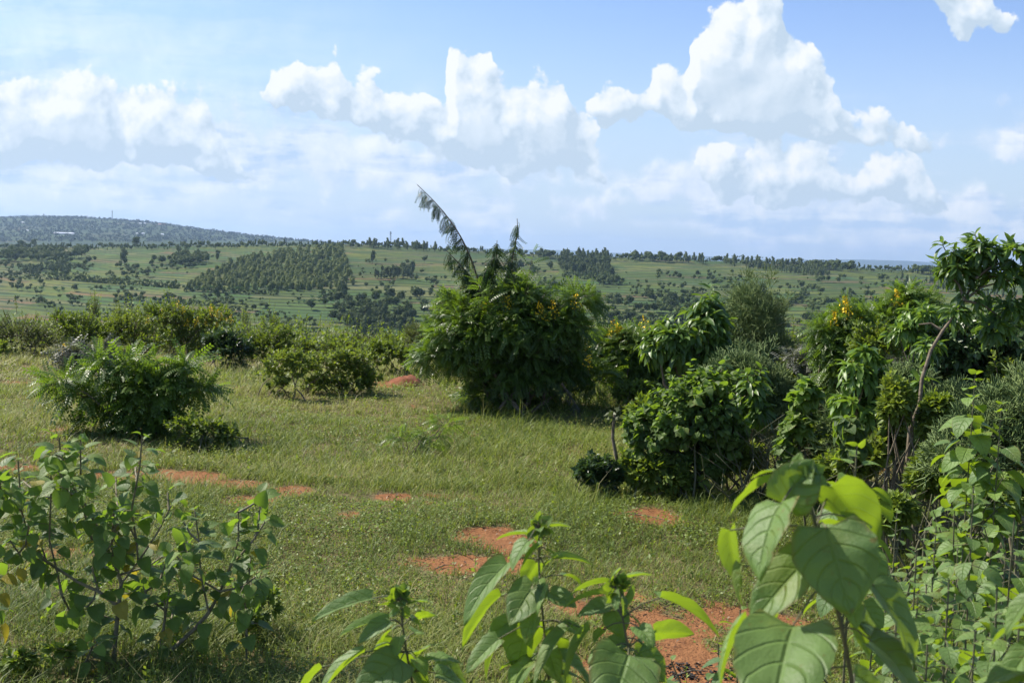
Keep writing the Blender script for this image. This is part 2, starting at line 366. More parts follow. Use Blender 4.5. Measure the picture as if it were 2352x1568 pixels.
M = dict(
    broad=leaf_mat('broad_leaf', (.058, .105, .034), (.19, .29, .055), (.30, .48, .03), .55, .42, veins=1),
    near=leaf_mat('near_leaf', (.095, .170, .065), (.19, .30, .06), (.34, .50, .015), .50, .42, under=(.15, .22, .08), veins=2, spec=.45),
    yellow=leaf_mat('yellow_leaf', (.30, .26, .04), (.42, .36, .05), (.55, .45, .03), .6, .4, veins=1),
    senna=leaf_mat('senna_leaf', (.036, .072, .018), (.16, .25, .035), (.27, .44, .02), .42, .38),
    dusky=leaf_mat('dusky_leaf', (.085, .095, .075), (.16, .17, .12), (.20, .24, .06), .5, .3),
    mango=leaf_mat('mango_leaf', (.048, .100, .028), (.15, .25, .04), (.26, .42, .03), .42, .34, spec=.45),
    shrub=leaf_mat('shrub_leaf', (.062, .105, .026), (.20, .27, .045), (.32, .44, .02), .55, .34, spec=.3),
    olive=leaf_mat('olive_leaf', (.085, .105, .040), (.16, .18, .06), (.20, .26, .04), .55, .3),
    lime=leaf_mat('lime_leaf', (.095, .145, .030), (.23, .30, .05), (.34, .44, .03), .5, .38),
    ivy=leaf_mat('creeper_leaf', (.055, .095, .038), (.14, .21, .055), (.16, .30, .03), .36, .28, spec=.5),
    dark=leaf_mat('dark_leaf', (.022, .050, .018), (.05, .10, .026), (.10, .18, .02), .4, .28),
    twig=plain('green_twig', (.10, .155, .050), (.19, .25, .085), 6, .6),
    wood=plain('bark', (.10, .080, .055), (.22, .18, .125), 30, .9, .004),
    stem=plain('herb_stem', (.085, .095, .050), (.14, .13, .075), 30, .7),
    brown=plain('brown_stem', (.13, .115, .075), (.26, .23, .15), 30, .85),
    pet=plain('petal', (.80, .52, .01), (.90, .66, .04), 40, .6),
    agave=leaf_mat('agave_leaf', (.14, .18, .13), (.22, .27, .18), (.2, .3, .1), .5, .1),
    soil=plain('red_soil', (.15, .055, .028), (.25, .095, .045), 14, .95, .02),
)

# ------------------------------------------------------------------ ground, hills
def sm(x, a, b): t = np.clip((x - a) / (b - a), 0, 1); return t * t * (3 - 2 * t)
def ground_z(x, y):
    x, y = np.asarray(x, float), np.asarray(y, float)
    r = np.hypot(x, y)
    z = (fbm(x * .25, y * .25, 3, 5) - .5) * .22 * sm(r, 2, 8) + (fbm(x * 1.3, y * 1.3, 2, 9) - .5) * .05
    d = np.maximum(y - 17.5, 0)
    z = z - np.where(d < 9.2, d ** 2 * .012, 1.016 + (d - 9.2) * .22)
    return np.maximum(z, -66 + 3 * (fbm(x * .01, y * .01, 2, 3) - .5))
def on_ground(px, py):
    """where the photo's pixel meets the near ground"""
    y = 1.9 * F / max(py - 568, 20)
    for _ in range(12):
        r = ray(px, py); p = np.array([0, 0, EYE]) + r * (y / r[1]); y = y + (p[2] - float(ground_z(p[0], p[1]))) * y / 2.5
        y = min(max(y, .5), 60)
    return np.array([p[0], p[1], float(ground_z(p[0], p[1]))])
PATCH = [(330, 1090, 60, 12), (450, 1100, 80, 15), (540, 1108, 45, 10), (570, 1152, 45, 9), (680, 1128, 36, 8), (900, 1138, 32, 7), (800, 1185, 30, 5),
         (1130, 1225, 60, 22), (1180, 1250, 60, 18), (1060, 1298, 100, 17), (1180, 1300, 40, 12), (1490, 1183, 85, 20), (1430, 1180, 40, 10),
         (1330, 1400, 60, 24), (1480, 1440, 110, 45), (1570, 1530, 130, 60), (1430, 1550, 110, 40), (20, 1078, 70, 10), (240, 1090, 40, 8), (905, 880, 50, 7), (1000, 990, 20, 3), (1090, 1000, 20, 3), (1290, 1375, 40, 15), (1720, 1420, 120, 20), (2140, 1010, 40, 10), (2000, 1080, 40, 8)]
PW = []
for px, py, rx, ry in PATCH:
    c = on_ground(px, py); e = on_ground(px, py + ry); f_ = on_ground(px, py - ry)
    PW.append((c[0], c[1], rx * c[1] / F, max((f_[1] - e[1]) / 2, .12)))
def soil_at(x, y):
    s = np.zeros(np.shape(x)); wx = (fbm(x * 3, y * 3, 3, 21) - .5) * .5; wy = (fbm(x * 3, y * 3, 3, 31) - .5) * .5
    rag = (fbm(x * 2.3, y * 2.3, 4, 51) - .5) * 2.3
    for cx, cy, rx, ry in PW:
        d = np.sqrt(((x - cx) / rx + wx) ** 2 + ((y - cy) / ry + wy) ** 2)
        s = np.maximum(s, np.clip(1.45 - d + rag * np.clip(d, 0.2, 1.0), 0, 1) * (d < 1.9))
    return np.maximum(s, np.clip((fbm(x * 1.7, y * 1.7, 3, 88) - .74) * 6, 0, .6))
def polar_sheet(rs, az, zf, name, mats, attrs=None):
    R, A = np.meshgrid(rs, az, indexing='ij'); x = R * np.sin(A); y = R * np.cos(A); g = Geo()
    nr, na = R.shape; i = np.arange(nr - 1)[:, None] * na; j = np.arange(na - 1)[None]
    f = np.stack([i + j, i + j + 1, i + na + j + 1, i + na + j], -1).reshape(-1, 4)[:, ::-1]
    g.add(np.stack([x, y, zf(x, y)], -1).reshape(-1, 3), f, 0 if attrs is None else attrs(x, y).ravel())
    return link(name, g.mesh(name, mats))
mg, q, out = mat('ground')
geo = q.new('ShaderNodeNewGeometry'); pos = geo.outputs['Position']; so_ = attr(q, 'tint')
n1 = q.noise(pos, 1.1, 4, .6); n2 = q.noise(pos, 14, 4, .65); n3 = q.noise(pos, 70, 3, .6)
soil = q.mix(q.step(n2, .3, .7), (.195, .086, .036), (.275, .130, .056)); soil = q.mix(q.step(n3, .58, .75), soil, (.20, .09, .05))
litter = q.mix(q.step(n1, .3, .7), (.12, .10, .045), (.19, .15, .075)); litter = q.mix(q.step(n2, .45, .7), litter, (.075, .085, .028))
far = q.mix(q.step(n1, .3, .7), (.06, .09, .03), (.09, .12, .04))
cc = q.mix(q.step(q.m('ADD', so_, q.m('MULTIPLY', q.m('SUBTRACT', n2, .5), 1.5)), .22, .62), litter, soil)
cc = q.mix(q.step(q.sep(pos)[1], 22, 60), cc, far)
p = q.new('ShaderNodeBsdfPrincipled'); q.put(p.inputs['Base Color'], cc); p.inputs['Roughness'].default_value = .95; p.inputs['Specular IOR Level'].default_value = .1
bp = q.new('ShaderNodeBump'); bp.inputs['Strength'].default_value = .8; bp.inputs['Distance'].default_value = .03
q.put(bp.inputs['Height'], q.m('ADD', n2, q.m('MULTIPLY', n3, .5))); q.l.new(bp.outputs[0], p.inputs['Normal']); q.l.new(p.outputs[0], out.inputs[0])
rs = np.concatenate([[0.01, .5, 1, 1.5], np.arange(2, 24, .07), np.geomspace(24.2, 13000, 90)])
az = np.concatenate([np.linspace(-math.pi, -.62, 40)[:-1], np.linspace(-.62, .62, 260), np.linspace(.62, math.pi, 40)[1:]])
tag(polar_sheet(rs, az, ground_z, 'ground', [mg], soil_at), kind='structure')

RIDGE = [(-900, 566), (0, 568), (300, 566), (600, 562), (800, 560), (900, 563), (1000, 570), (1200, 583), (1500, 592), (1800, 606), (2100, 621), (2352, 634), (3300, 670)]
ru = np.array([uv(a, b)[0] for a, b in RIDGE]); rv = np.array([uv(a, b)[1] for a, b in RIDGE])
HB, ZB = 400.0, EYE - .0975 * 400
def ridge_dist(u): return 1020 + 60 * np.sin(u * 7) - 120 * np.clip(u, -1, 1)
def hill_raw(x, y):
    x, y = np.asarray(x, float), np.asarray(y, float)
    u = x / np.maximum(y, 1); D = ridge_dist(u); zr = EYE + np.interp(u, ru, rv) * D
    t = (y - HB) / (D - HB); tc_ = np.clip(t, -.3, 1)
    z = ZB + (zr - ZB) * (tc_ + .10 * np.sin(np.clip(tc_, 0, 1) * math.pi) * .6)
    z = z + (fbm(x * .006, y * .006, 3, 41) - .5) * 9 * np.sin(np.clip(t, 0, 1) * math.pi)
    z = np.where(t > 1, z - (t - 1) ** 1.3 * 60, z)
    return z
STEP = .85
def band(x, y, z=None): return (hill_raw(x, y) if z is None else z) / STEP + (fbm(x * .012, y * .012, 3, 55) - .5) * 2.6
def hill_z(x, y):
    z = hill_raw(x, y); b = band(x, y, z); fr = b - np.floor(b)
    return z + (sm(fr, .72, .98) - fr) * STEP * .75
nu, nt_ = 360, 520
uu = np.linspace(-.85, .85, nu); tt = np.concatenate([np.linspace(-.25, 1.02, nt_), np.linspace(1.05, 1.7, 12)])
Ug, Tg = np.meshgrid(uu, tt); Dg = ridge_dist(Ug); Yg = HB + Tg * (Dg - HB); Xg = Ug * Yg
g = Geo(); n_r, n_c = Ug.shape; i = np.arange(n_r - 1)[:, None] * n_c; j = np.arange(n_c - 1)[None]
g.add(np.stack([Xg, Yg, hill_z(Xg, Yg)], -1).reshape(-1, 3), np.stack([i + j, i + j + 1, i + n_c + j + 1, i + n_c + j], -1).reshape(-1, 4), band(Xg, Yg).ravel())
mh, q, out = mat('terraced_fields')
geo = q.new('ShaderNodeNewGeometry'); pos = geo.outputs['Position']; bnd = attr(q, 'tint'); X, Y, Z = q.sep(pos)
fl = q.m('FLOOR', bnd); fr = q.m('FRACT', bnd)
wn = q.new('ShaderNodeTexWhiteNoise', noise_dimensions='1D'); q.put(wn.inputs['W'], fl)
pair = q.m('FLOOR', q.m('MULTIPLY', bnd, .5)); wn0 = q.new('ShaderNodeTexWhiteNoise', noise_dimensions='1D'); q.put(wn0.inputs['W'], pair)
seg = q.m('FLOOR', q.m('ADD', q.m('DIVIDE', X, 38.0), q.m('MULTIPLY', wn0.outputs[0], 9.0)))
wn2 = q.new('ShaderNodeTexWhiteNoise', noise_dimensions='2D'); q.put(wn2.inputs['Vector'], q.xyz(seg, fl))
big = q.noise(pos, .006, 2, .5); med = q.noise(pos, .03, 3, .6)
ramp = q.new('ShaderNodeValToRGB'); cr = ramp.color_ramp; cr.interpolation = 'CONSTANT'
cols = [(0, (.066, .098, .018)), (.18, (.115, .138, .028)), (.34, (.050, .110, .024)), (.48, (.125, .125, .050)), (.62, (.080, .130, .028)), (.74, (.14, .14, .055)), (.84, (.050, .110, .040)), (.93, (.17, .105, .060)), (.97, (.20, .10, .06))]
cr.elements[0].color = (*cols[0][1], 1); cr.elements[0].position = 0; cr.elements[1].position = cols[1][0]; cr.elements[1].color = (*cols[1][1], 1)
for ps, c in cols[2:]: e = cr.elements.new(ps); e.color = (*c, 1)
q.put(ramp.inputs[0], wn2.outputs[0])
basec = q.mix(q.step(big, .42, .58), (.058, .090, .016), (.125, .135, .028))
cc = q.mix(q.step(med, .35, .65, .45, .92), basec, ramp.outputs[0])
cc = q.mix(q.m('MULTIPLY', q.step(q.noise(pos, .16, 5, .75), .48, .62), .62), cc, (.045, .075, .025))
cc = q.mix(q.m('MULTIPLY', q.m('MULTIPLY', q.step(fr, .66, .74), q.step(fr, 1.0, .90)), q.step(q.noise(pos, .03, 3), .36, .54, .1, .95)), cc, (.040, .060, .022))
hz_ = q.new('ShaderNodeBsdfPrincipled'); q.put(hz_.inputs['Base Color'], cc); hz_.inputs['Roughness'].default_value = .95; hz_.inputs['Specular IOR Level'].default_value = .1
q.l.new(hz_.outputs[0], out.inputs[0])
tag(link('hill', g.mesh('hill', [mh])), kind='structure')
def on_hill(px, py):
    r = ray(px, py); ys = np.linspace(HB - 60, 1300, 700); zs = EYE + r[2] / r[1] * ys; xs = r[0] / r[1] * ys
    d = zs - hill_z(xs, ys); k = np.where(d <= 0)[0]
    if len(k) == 0:
        u = r[0] / r[1]; y = ridge_dist(u) - 4; return np.array([u * y, y, float(hill_z(u * y, y))])
    y = ys[k[0]]; x = r[0] / r[1] * y; return np.array([x, y, float(hill_z(x, y))])

# far ridge on the left and the pale hills on the horizon
FAR = [(-1500, 510), (-600, 500), (-200, 500), (0, 500), (100, 498), (200, 501), (258, 504), (350, 512), (450, 526), (550, 538), (650, 549), (750, 557), (850, 563), (1000, 574), (1300, 590)]
fu = np.array([uv(a, b)[0] for a, b in FAR]); fv = np.array([uv(a, b)[1] for a, b in FAR]); FD = 3500.0
def far_z(x, y):
    u = x / y; zr = EYE + np.interp(u, fu, fv) * FD; t = (y - 1500) / (FD - 1500); t1 = np.clip(t, 0, 1)
    z = -45 + (zr + 45) * (t1 ** 1.4) + (fbm(x * .003, y * .003, 4, 61) - .5) * 60 * t1 * (1 - t1) * 2
    return np.where(t > 1, z - (t - 1) * 120, z)
mf, q, out = mat('far_fields'); geo = q.new('ShaderNodeNewGeometry'); pos = geo.outputs['Position']
f1 = q.noise(pos, .010, 4, .65); f2 = q.noise(q.vm('MULTIPLY', pos, (1, 3, 1)), .004, 3, .6)
cc = q.mix(q.step(f1, .40, .60), (.030, .052, .020), (.050, .074, .026)); cc = q.mix(q.m('MULTIPLY', q.step(f2, .56, .66), .6), cc, (.10, .085, .05))
p = q.new('ShaderNodeBsdfPrincipled'); q.put(p.inputs['Base Color'], cc); p.inputs['Roughness'].default_value = .95; p.inputs['Specular IOR Level'].default_value = .1; q.l.new(p.outputs[0], out.inputs[0])
uu = np.linspace(-.9, .15, 200); yy = np.concatenate([np.linspace(1450, 3500, 120), np.linspace(3550, 4600, 12)])
Ug, Yg = np.meshgrid(uu, yy); Xg = Ug * Yg; g = Geo(); n_r, n_c = Ug.shape; i = np.arange(n_r - 1)[:, None] * n_c; j = np.arange(n_c - 1)[None]
g.add(np.stack([Xg, Yg, far_z(Xg, Yg)], -1).reshape(-1, 3), np.stack([i + j, i + j + 1, i + n_c + j + 1, i + n_c + j], -1).reshape(-1, 4), 0)
tag(link('distant_hills', g.mesh('distant_hills', [mf])), kind='structure')
uu = np.linspace(-.9, .9, 160); yy = np.array([10500, 11000, 11500, 12000, 12800.]); Ug, Yg = np.meshgrid(uu, yy); Xg = Ug * Yg
Zg = -66 + (44 + 56 * fbm(Ug * 9 + 3, Ug * 0, 3, 71)) * np.sin(np.clip((Yg - 10500) / 1500, 0, 1.5) * math.pi / 1.6 + .01)
g = Geo(); n_r, n_c = Ug.shape; i = np.arange(n_r - 1)[:, None] * n_c; j = np.arange(n_c - 1)[None]
g.add(np.stack([Xg, Yg, Zg], -1).reshape(-1, 3), np.stack([i + j, i + j + 1, i + n_c + j + 1, i + n_c + j], -1).reshape(-1, 4), 0)
tag(link('horizon_hills', g.mesh('horizon_hills', [mf])), kind='structure')
def on_far(px, py):
    r = ray(px, py); ys = np.linspace(1500, 3495, 800); zs = EYE + r[2] / r[1] * ys; xs = r[0] / r[1] * ys
    k = np.where(zs - far_z(xs, ys) <= 0)[0]; y = ys[k[0]] if len(k) else 3490.
    x = r[0] / r[1] * y; return np.array([x, y, float(far_z(x, y))])

# haze: one closed box of even air round everything but the sky
g = Geo(); HX, HY0, HY1, HZ0, HZ1 = 13200, -13200, 13200, -70, 175
c = np.array([[x, y, z] for x in (-HX, HX) for y in (HY0, HY1) for z in (HZ0, HZ1)], float)
g.add(c, np.array([[0, 1, 3, 2], [4, 6, 7, 5], [0, 4, 5, 1], [2, 3, 7, 6], [0, 2, 6, 4], [1, 5, 7, 3]]), 0)
mz, q, out = mat('haze'); pv = q.new('ShaderNodeVolumePrincipled'); pv.inputs['Color'].default_value = (.50, .71, 1, 1); pv.inputs['Density'].default_value = .00009
pv.inputs['Anisotropy'].default_value = .3
q.l.new(pv.outputs[0], out.inputs['Volume'])
tag(link('haze', g.mesh('haze', [mz], False)), 'thin blue haze lying over the valley', 'haze', kind='stuff')

# ------------------------------------------------------------------ plants
GOLD = 2.399963
def shoots_in(lobes, n, R, up=.35, fill=.25, spread=1.0):
    """shoots that start inside a lobe and end on its uneven surface; lobes: (centre, radii, weight)"""
    w_ = np.array([l[2] for l in lobes], float); w_ /= w_.sum(); k = R.choice(len(lobes), n, p=w_)
    C = np.array([l[0] for l in lobes])[k]; Rd = np.array([l[1] for l in lobes])[k]
    d = nrm(R.normal(size=(n, 3))); d[:, 2] = np.where(R.random(n) < .6, np.abs(d[:, 2]), d[:, 2]); d = nrm(d + [0, 0, up * .3])
    # lumps: shoots gather round a few directions per lobe
    nb = 9
    hub = nrm(R.normal(size=(len(lobes), nb, 3)) + [0, 0, .3]); lump = (d[:, None] * hub[k]).sum(2).max(1)
    rad = .50 + .52 * lump + R.normal(size=n) * .09
    rad = np.where(R.random(n) < .13, rad * R.uniform(1.1, 1.45, n), rad)
    rad = np.where(R.random(n) < fill, rad * R.uniform(.35, .8, n), rad) * spread
    tip = C + d * Rd * rad[:, None]
    stray = (R.random(n) < .05) & (d[:, 2] > .1); tip[:, 2] += stray * R.uniform(.2, .75, n) * Rd[:, 2]; tip[:, 0] += stray * R.normal(size=n) * .15 * Rd[:, 0]
    ln = R.uniform(.35, .6, n)
    st = C + (tip - C) * (1 - ln)[:, None]; st[:, 2] -= .25 * np.linalg.norm(tip - C, axis=1) * ln
    return st, tip, d, k
def leafy_shoots(g, st, tip, kind, per, size, R, droop=.3, curl=.25, tintb=.35, ts=.3, span=.75, face=.35, mat_i=0, stem_r=.003, stem_i=1, spreadang=.9, ztint=None, width=1.0):
    n = len(st); a = tip - st; L = np.linalg.norm(a, axis=1); ax = nrm(a)
    mid = st + a * .5 + np.column_stack([np.zeros(n), np.zeros(n), -.06 * L])
    if stem_r: tubes(g, np.stack([st, mid, tip], 1), stem_r * 1.6, stem_r * .5, 3, .5, stem_i)
    t = 1 - span * (np.arange(per)[None] + R.random((n, per)) * .6) / per
    P = ((1 - t) ** 2)[..., None] * st[:, None] + (2 * t * (1 - t))[..., None] * mid[:, None] + (t ** 2)[..., None] * tip[:, None]
    ang = np.arange(per)[None] * GOLD + R.random((n, 1)) * 6.28
    e1 = nrm(np.cross(ax, [.12, .21, .97])); e2 = np.cross(ax, e1)
    rad = np.cos(ang)[..., None] * e1[:, None] + np.sin(ang)[..., None] * e2[:, None]
    lean = spreadang * (1.15 - .7 * t)[..., None]
    D = ax[:, None] * (.55 + .5 * t)[..., None] + rad * lean + R.normal(size=(n, per, 3)) * .12
    D = nrm(D); D[..., 2] -= droop * (.6 + .6 * R.random((n, per))); D = nrm(D)
    Nn = np.broadcast_to(np.array([0, 0, 1.0]), D.shape) * (1 - face) + nrm(rad + .3 * ax[:, None]) * face + ax[:, None] * .35 + R.normal(size=D.shape) * .38
    sz = size * R.uniform(.65, 1.15, (n, per)) * (1.12 - .55 * np.clip(t - .55, 0, 1) / .45)
    ti = np.clip(tintb + ts * (R.random((n, 1)) - .5) * 1.6 + ts * (t - .6) * 1.2 + R.normal(size=(n, per)) * .08, 0, 1)
    if ztint is not None: ti = np.clip(ti + ztint[:, None], 0, 1)
    cu = curl * R.uniform(.4, 1.6, n * per)
    leaves(g, kind, P.reshape(-1, 3), D.reshape(-1, 3), Nn.reshape(-1, 3), sz.ravel(), cu, ti.ravel(), mat_i, width)
def stems_to(g, base, lobes, R, n=9, r=.02, sides=5, spread=.25, mat_i=0, per=2):
    """woody stems from the ground up into each lobe"""
    for C, Rd, w_ in lobes:
        for _ in range(per):
            b = np.array(base) + np.append(R.normal(size=2) * spread, 0); b[2] -= .05
            e = np.array(C) + R.normal(size=3) * np.array(Rd) * .35
            m1 = b * .6 + e * .4 + R.normal(size=3) * .06; m1[2] = b[2] * .5 + e[2] * .5
            tube(g, [b, (b + m1) / 2 + R.normal(size=3) * .02, m1, (m1 + e) / 2 + R.normal(size=3) * .03, e], r, r * .35, sides, .5, mat_i)
SP = dict(  # kind, leaf size, leaves per shoot, droop, curl, leaf material, stem material, tint, spread angle
    senna=('pinnate', .25, 8, .20, .42, 'senna', 'wood', .36, .95),
    sennalow=('pinnatelow', .26, 7, .32, .30, 'senna', 'wood', .34, .95),
    broad=('heart', .085, 9, .55, .4, 'broad', 'stem', .35, 1.0),
    mango=('mango', .20, 9, .75, .45, 'mango', 'wood', .35, 1.0),
    shrub=('small', .060, 12, .10, .2, 'shrub', 'wood', .35, 1.0),
    lime=('small', .060, 12, .10, .2, 'lime', 'wood', .45, 1.0),
    olive=('small', .045, 14, .02, .1, 'olive', 'wood', .4, .8),
    ivy=('small', .075, 9, .35, .2, 'ivy', 'brown', .3, 1.0),
    dusky=('pinnatelow', .22, 7, .5, .35, 'dusky', 'wood', .3, .95),
    dark=('small', .075, 12, .1, .3, 'dark', 'wood', .35, 1.0),
    herb=('small', .07, 10, .15, .3, 'shrub', 'stem', .5, .8),
)
def flower_clusters(parent, pts, R, size=.09):
    for p_ in pts:
        g = Geo(); n = 34; k = R.random(n)
        o_ = np.array(p_) + np.column_stack([R.normal(size=(n, 2)) * size * .36 * (1.2 - k)[:, None], (k - .4) * size * 2.0])
        leaves(g, 'small', o_, R.normal(size=(n, 3)), R.normal(size=(n, 3)) + [0, 0, .5], size * .30, .3, R.random(n), 0, 1.4)
        tube(g, [np.array(p_) - [0, 0, size * 1.6], np.array(p_) + [0, 0, size * .9]], .003, .002, 3, .5, 1)
        part('flower_cluster', g, [M['pet'], M['stem']], parent)
def bush(name, label, cat, base_px, lobes_px, sp, n, D=None, group=None, flowers=(), seed=0, up=.35, depth=1.0, stems=True, fsize=.09, size=None, litside=.25, fill=.25, per=None, stem_r=.011, spread=.18, tb=None, droop=None):
    R = np.random.default_rng(1000 + seed)
    if D is None: b = on_ground(*base_px)
    else:
        p_ = at(base_px[0], base_px[1], D); b = np.array([p_[0], D, float(ground_z(p_[0], D))])
    D = b[1]
    ob = thing(name, label, cat, b, group)
    kind, sz, pr, dr, cu, lm, stm, tint0, sa = SP[sp]
    lobes = []
    for L in lobes_px:
        px, py, rx, ry = L[:4]; off = L[4] if len(L) > 4 else 0.0
        c = at(px, py, D + off); k = (D + off) / F
        lobes.append((c, np.array([rx * k, (rx + ry) * .5 * k * depth, ry * k]), rx * ry * 1.0))
    st, tip, d, k = shoots_in(lobes, n, R, up, fill)
    gz = ground_z(tip[:, 0], tip[:, 1]); tip[:, 2] = np.maximum(tip[:, 2], gz + .04); st[:, 2] = np.maximum(st[:, 2], gz + .02)
    g = Geo()
    zt = .22 * ((tip[:, 2] - gz) / max((tip[:, 2] - gz).max(), .1) - .55)       # younger, paler leaves at the top
    leafy_shoots(g, st, tip, kind, per or pr, size or sz, R, dr if droop is None else droop, cu, tint0 if tb is None else tb, .3, ztint=zt, spreadang=sa, stem_r=.0028)
    part('foliage', g, [M[lm], M[stm]], ob)
    if stems:
        g = Geo(); stems_to(g, b, lobes, R, r=stem_r, spread=spread); part('stems', g, [M[stm]], ob)
    flower_clusters(ob, [at(fx, fy, D + (fo[0] if fo else -lobes[0][1][1] * .55)) for fx, fy, *fo in flowers], R, fsize)
    return ob

# ---- the tall senna in the middle of the field
MAIN = bush('senna_shrub', 'big dark green shrub with long shoots rising above it, alone in mid-field', 'shrub',
     (1190, 938), [(1175, 770, 140, 105), (1075, 790, 95, 90, -.1), (1280, 770, 85, 75), (1185, 870, 115, 72), (1280, 860, 75, 65, .1), (1055, 830, 45, 35), (1185, 690, 50, 45), (1055, 715, 45, 40),
      (1330, 700, 45, 35), (1370, 880, 45, 50, .2), (1010, 820, 55, 30, -.2), (1130, 910, 80, 35)], 'senna', 1050, seed=1, fill=.35,
     flowers=[(1157, 692), (1166, 700), (1237, 712), (1242, 722), (1268, 708), (1272, 722), (1322, 695), (1110, 712), (1352, 835)], stem_r=.03)
def plume(parent, path_px, D, leaf_from, n, size, R, lean=(-.8, 0, -.35), m='dark', tint=.15, r=.016):  # default dark leaf material puts the shoots' backlit darkness into their colour
    P = np.array([at(a, b, D + (c[0] if c else 0)) for a, b, *c in path_px]); 
    t = np.linspace(0, 1, 24); seg = np.cumsum(np.r_[0, np.linalg.norm(np.diff(P, axis=0), axis=1)]); seg /= seg[-1]
    Q = np.stack([np.interp(t, seg, P[:, k]) for k in range(3)], 1)
    for _ in range(2): Q[1:-1] = (Q[:-2] + 2 * Q[1:-1] + Q[2:]) / 4
    g = Geo(); tube(g, Q, r, r * .25, 5)
    part('stem', g, [M['wood']], parent)
    tl = R.uniform(leaf_from, .97, n); tl.sort(); O = np.stack([np.interp(tl, t, Q[:, k]) for k in range(3)], 1)
    ang = np.arange(n) * GOLD; dr = np.column_stack([np.cos(ang), np.sin(ang), np.zeros(n)]) * .7 + np.array(lean) + R.normal(size=(n, 3)) * .3
    g = Geo(); leaves(g, 'pinnate', O, dr, np.array([0, 0, 1]) + R.normal(size=(n, 3)) * .5, size * R.uniform(.7, 1.1, n) * (1.05 - .35 * tl), R.uniform(.3, .8, n), np.clip(tint + R.normal(size=n) * .12, 0, 1), 0, 1.0)
    part('foliage', g, [M[m]], parent)
R0 = np.random.default_rng(5); DM = MAIN.location[1]
plume(MAIN, [(1110, 720), (1100, 650), (1085, 600), (1060, 545), (1030, 500), (1000, 465), (975, 440), (958, 424)], DM, .40, 84, .24, R0, (-.7, 0, -.65), tint=.0)
plume(MAIN, [(1105, 660), (1115, 625), (1130, 600), (1140, 572), (1142, 552)], DM, .15, 84, .27, R0, (-.1, 0, -.9), tint=.0)
plume(MAIN, [(1165, 670), (1172, 620), (1182, 570), (1189, 530), (1188, 502)], DM, .1, 72, .23, R0, (-.1, 0, -.7), tint=.05)
plume(MAIN, [(1105, 680), (1085, 640), (1050, 600), (1025, 575)], DM, .15, 55, .26, R0, (-.4, 0, -.8))
plume(MAIN, [(1290, 880), (1310, 910), (1330, 940)], DM - .3, .1, 26, .16, R0, (.3, 0, -.8), 'dusky')

# ---- left part of the field
bush('senna_shrub', 'rounded pale-topped feathery shrub standing alone in the field at the left with arching side fronds', 'shrub',
     (335, 1000), [(325, 910, 56, 55), (305, 850, 50, 20), (330, 955, 58, 38), (380, 890, 30, 34), (145, 880, 40, 16), (190, 915, 42, 20), (462, 900, 36, 18), (240, 838, 26, 18), (225, 965, 36, 20), (430, 850, 26, 16)], 'senna', 225, seed=2, fill=.3, size=.27, spread=.1, tb=.42)
bush('low_shrub', 'low dusky green leafy shrub on the right flank of the small feathery shrub', 'shrub', (490, 1035), [(480, 1000, 60, 38), (430, 985, 45, 30), (520, 1005, 35, 28)], 'herb', 170, seed=3, size=.055, tb=.25)
bush('greyish_shrub', 'wilting grey-purple leaved shrub with drooping fronds behind the small feathery shrub', 'shrub', (215, 862), [(205, 822, 50, 28), (160, 815, 35, 20), (245, 815, 40, 25)], 'dusky', 110, seed=4, flowers=[(146, 806)])
bush('senna_seedling', 'small leaning feathery seedling alone in the open grass', 'plant', (960, 1042), [(1025, 975, 32, 16), (955, 1015, 35, 18), (990, 1000, 35, 16), (925, 1010, 22, 12)], 'senna', 26, seed=5, size=.16, per=4, fill=.1, stem_r=.008, spread=.05, tb=.4)
mid_left = [
 ('pale_shrub', 'loose pale shrub with bare lower stems, leftmost of the row beside the big dark shrub', (640, 915), [(650, 845, 48, 38), (625, 860, 32, 28), (690, 835, 40, 30), (640, 890, 26, 22)], 'lime', 150),
 ('leafy_shrub', 'rounded leafy shrub between the loose pale shrub and the bright green one', (735, 905), [(740, 850, 58, 45), (700, 840, 38, 30), (735, 885, 50, 24)], 'lime', 190),
 ('leafy_shrub', 'bright green bushy shrub with pointed shoots, right end of the row by the red mound', (815, 905), [(815, 850, 52, 52), (800, 825, 35, 30), (845, 870, 32, 32), (815, 885, 45, 25)], 'lime', 230),
 ('dark_shrub', 'dark glossy leafed shrub behind the red mound of soil', (905, 862), [(900, 820, 62, 38), (870, 805, 40, 28), (945, 825, 35, 33)], 'shrub', 300),
 ('brown_shrub', 'olive brown twiggy shrub touching the left side of the big dark shrub', (965, 858), [(955, 780, 32, 38), (975, 815, 32, 38)], 'olive', 150)]
for i_, (nm, lb, bp_, lo, sp, n) in enumerate(mid_left): bush(nm, lb, 'shrub', bp_, lo, sp, n, seed=20 + i_, group='shrubs left of the big dark shrub', tb=None if sp != 'lime' else .4)
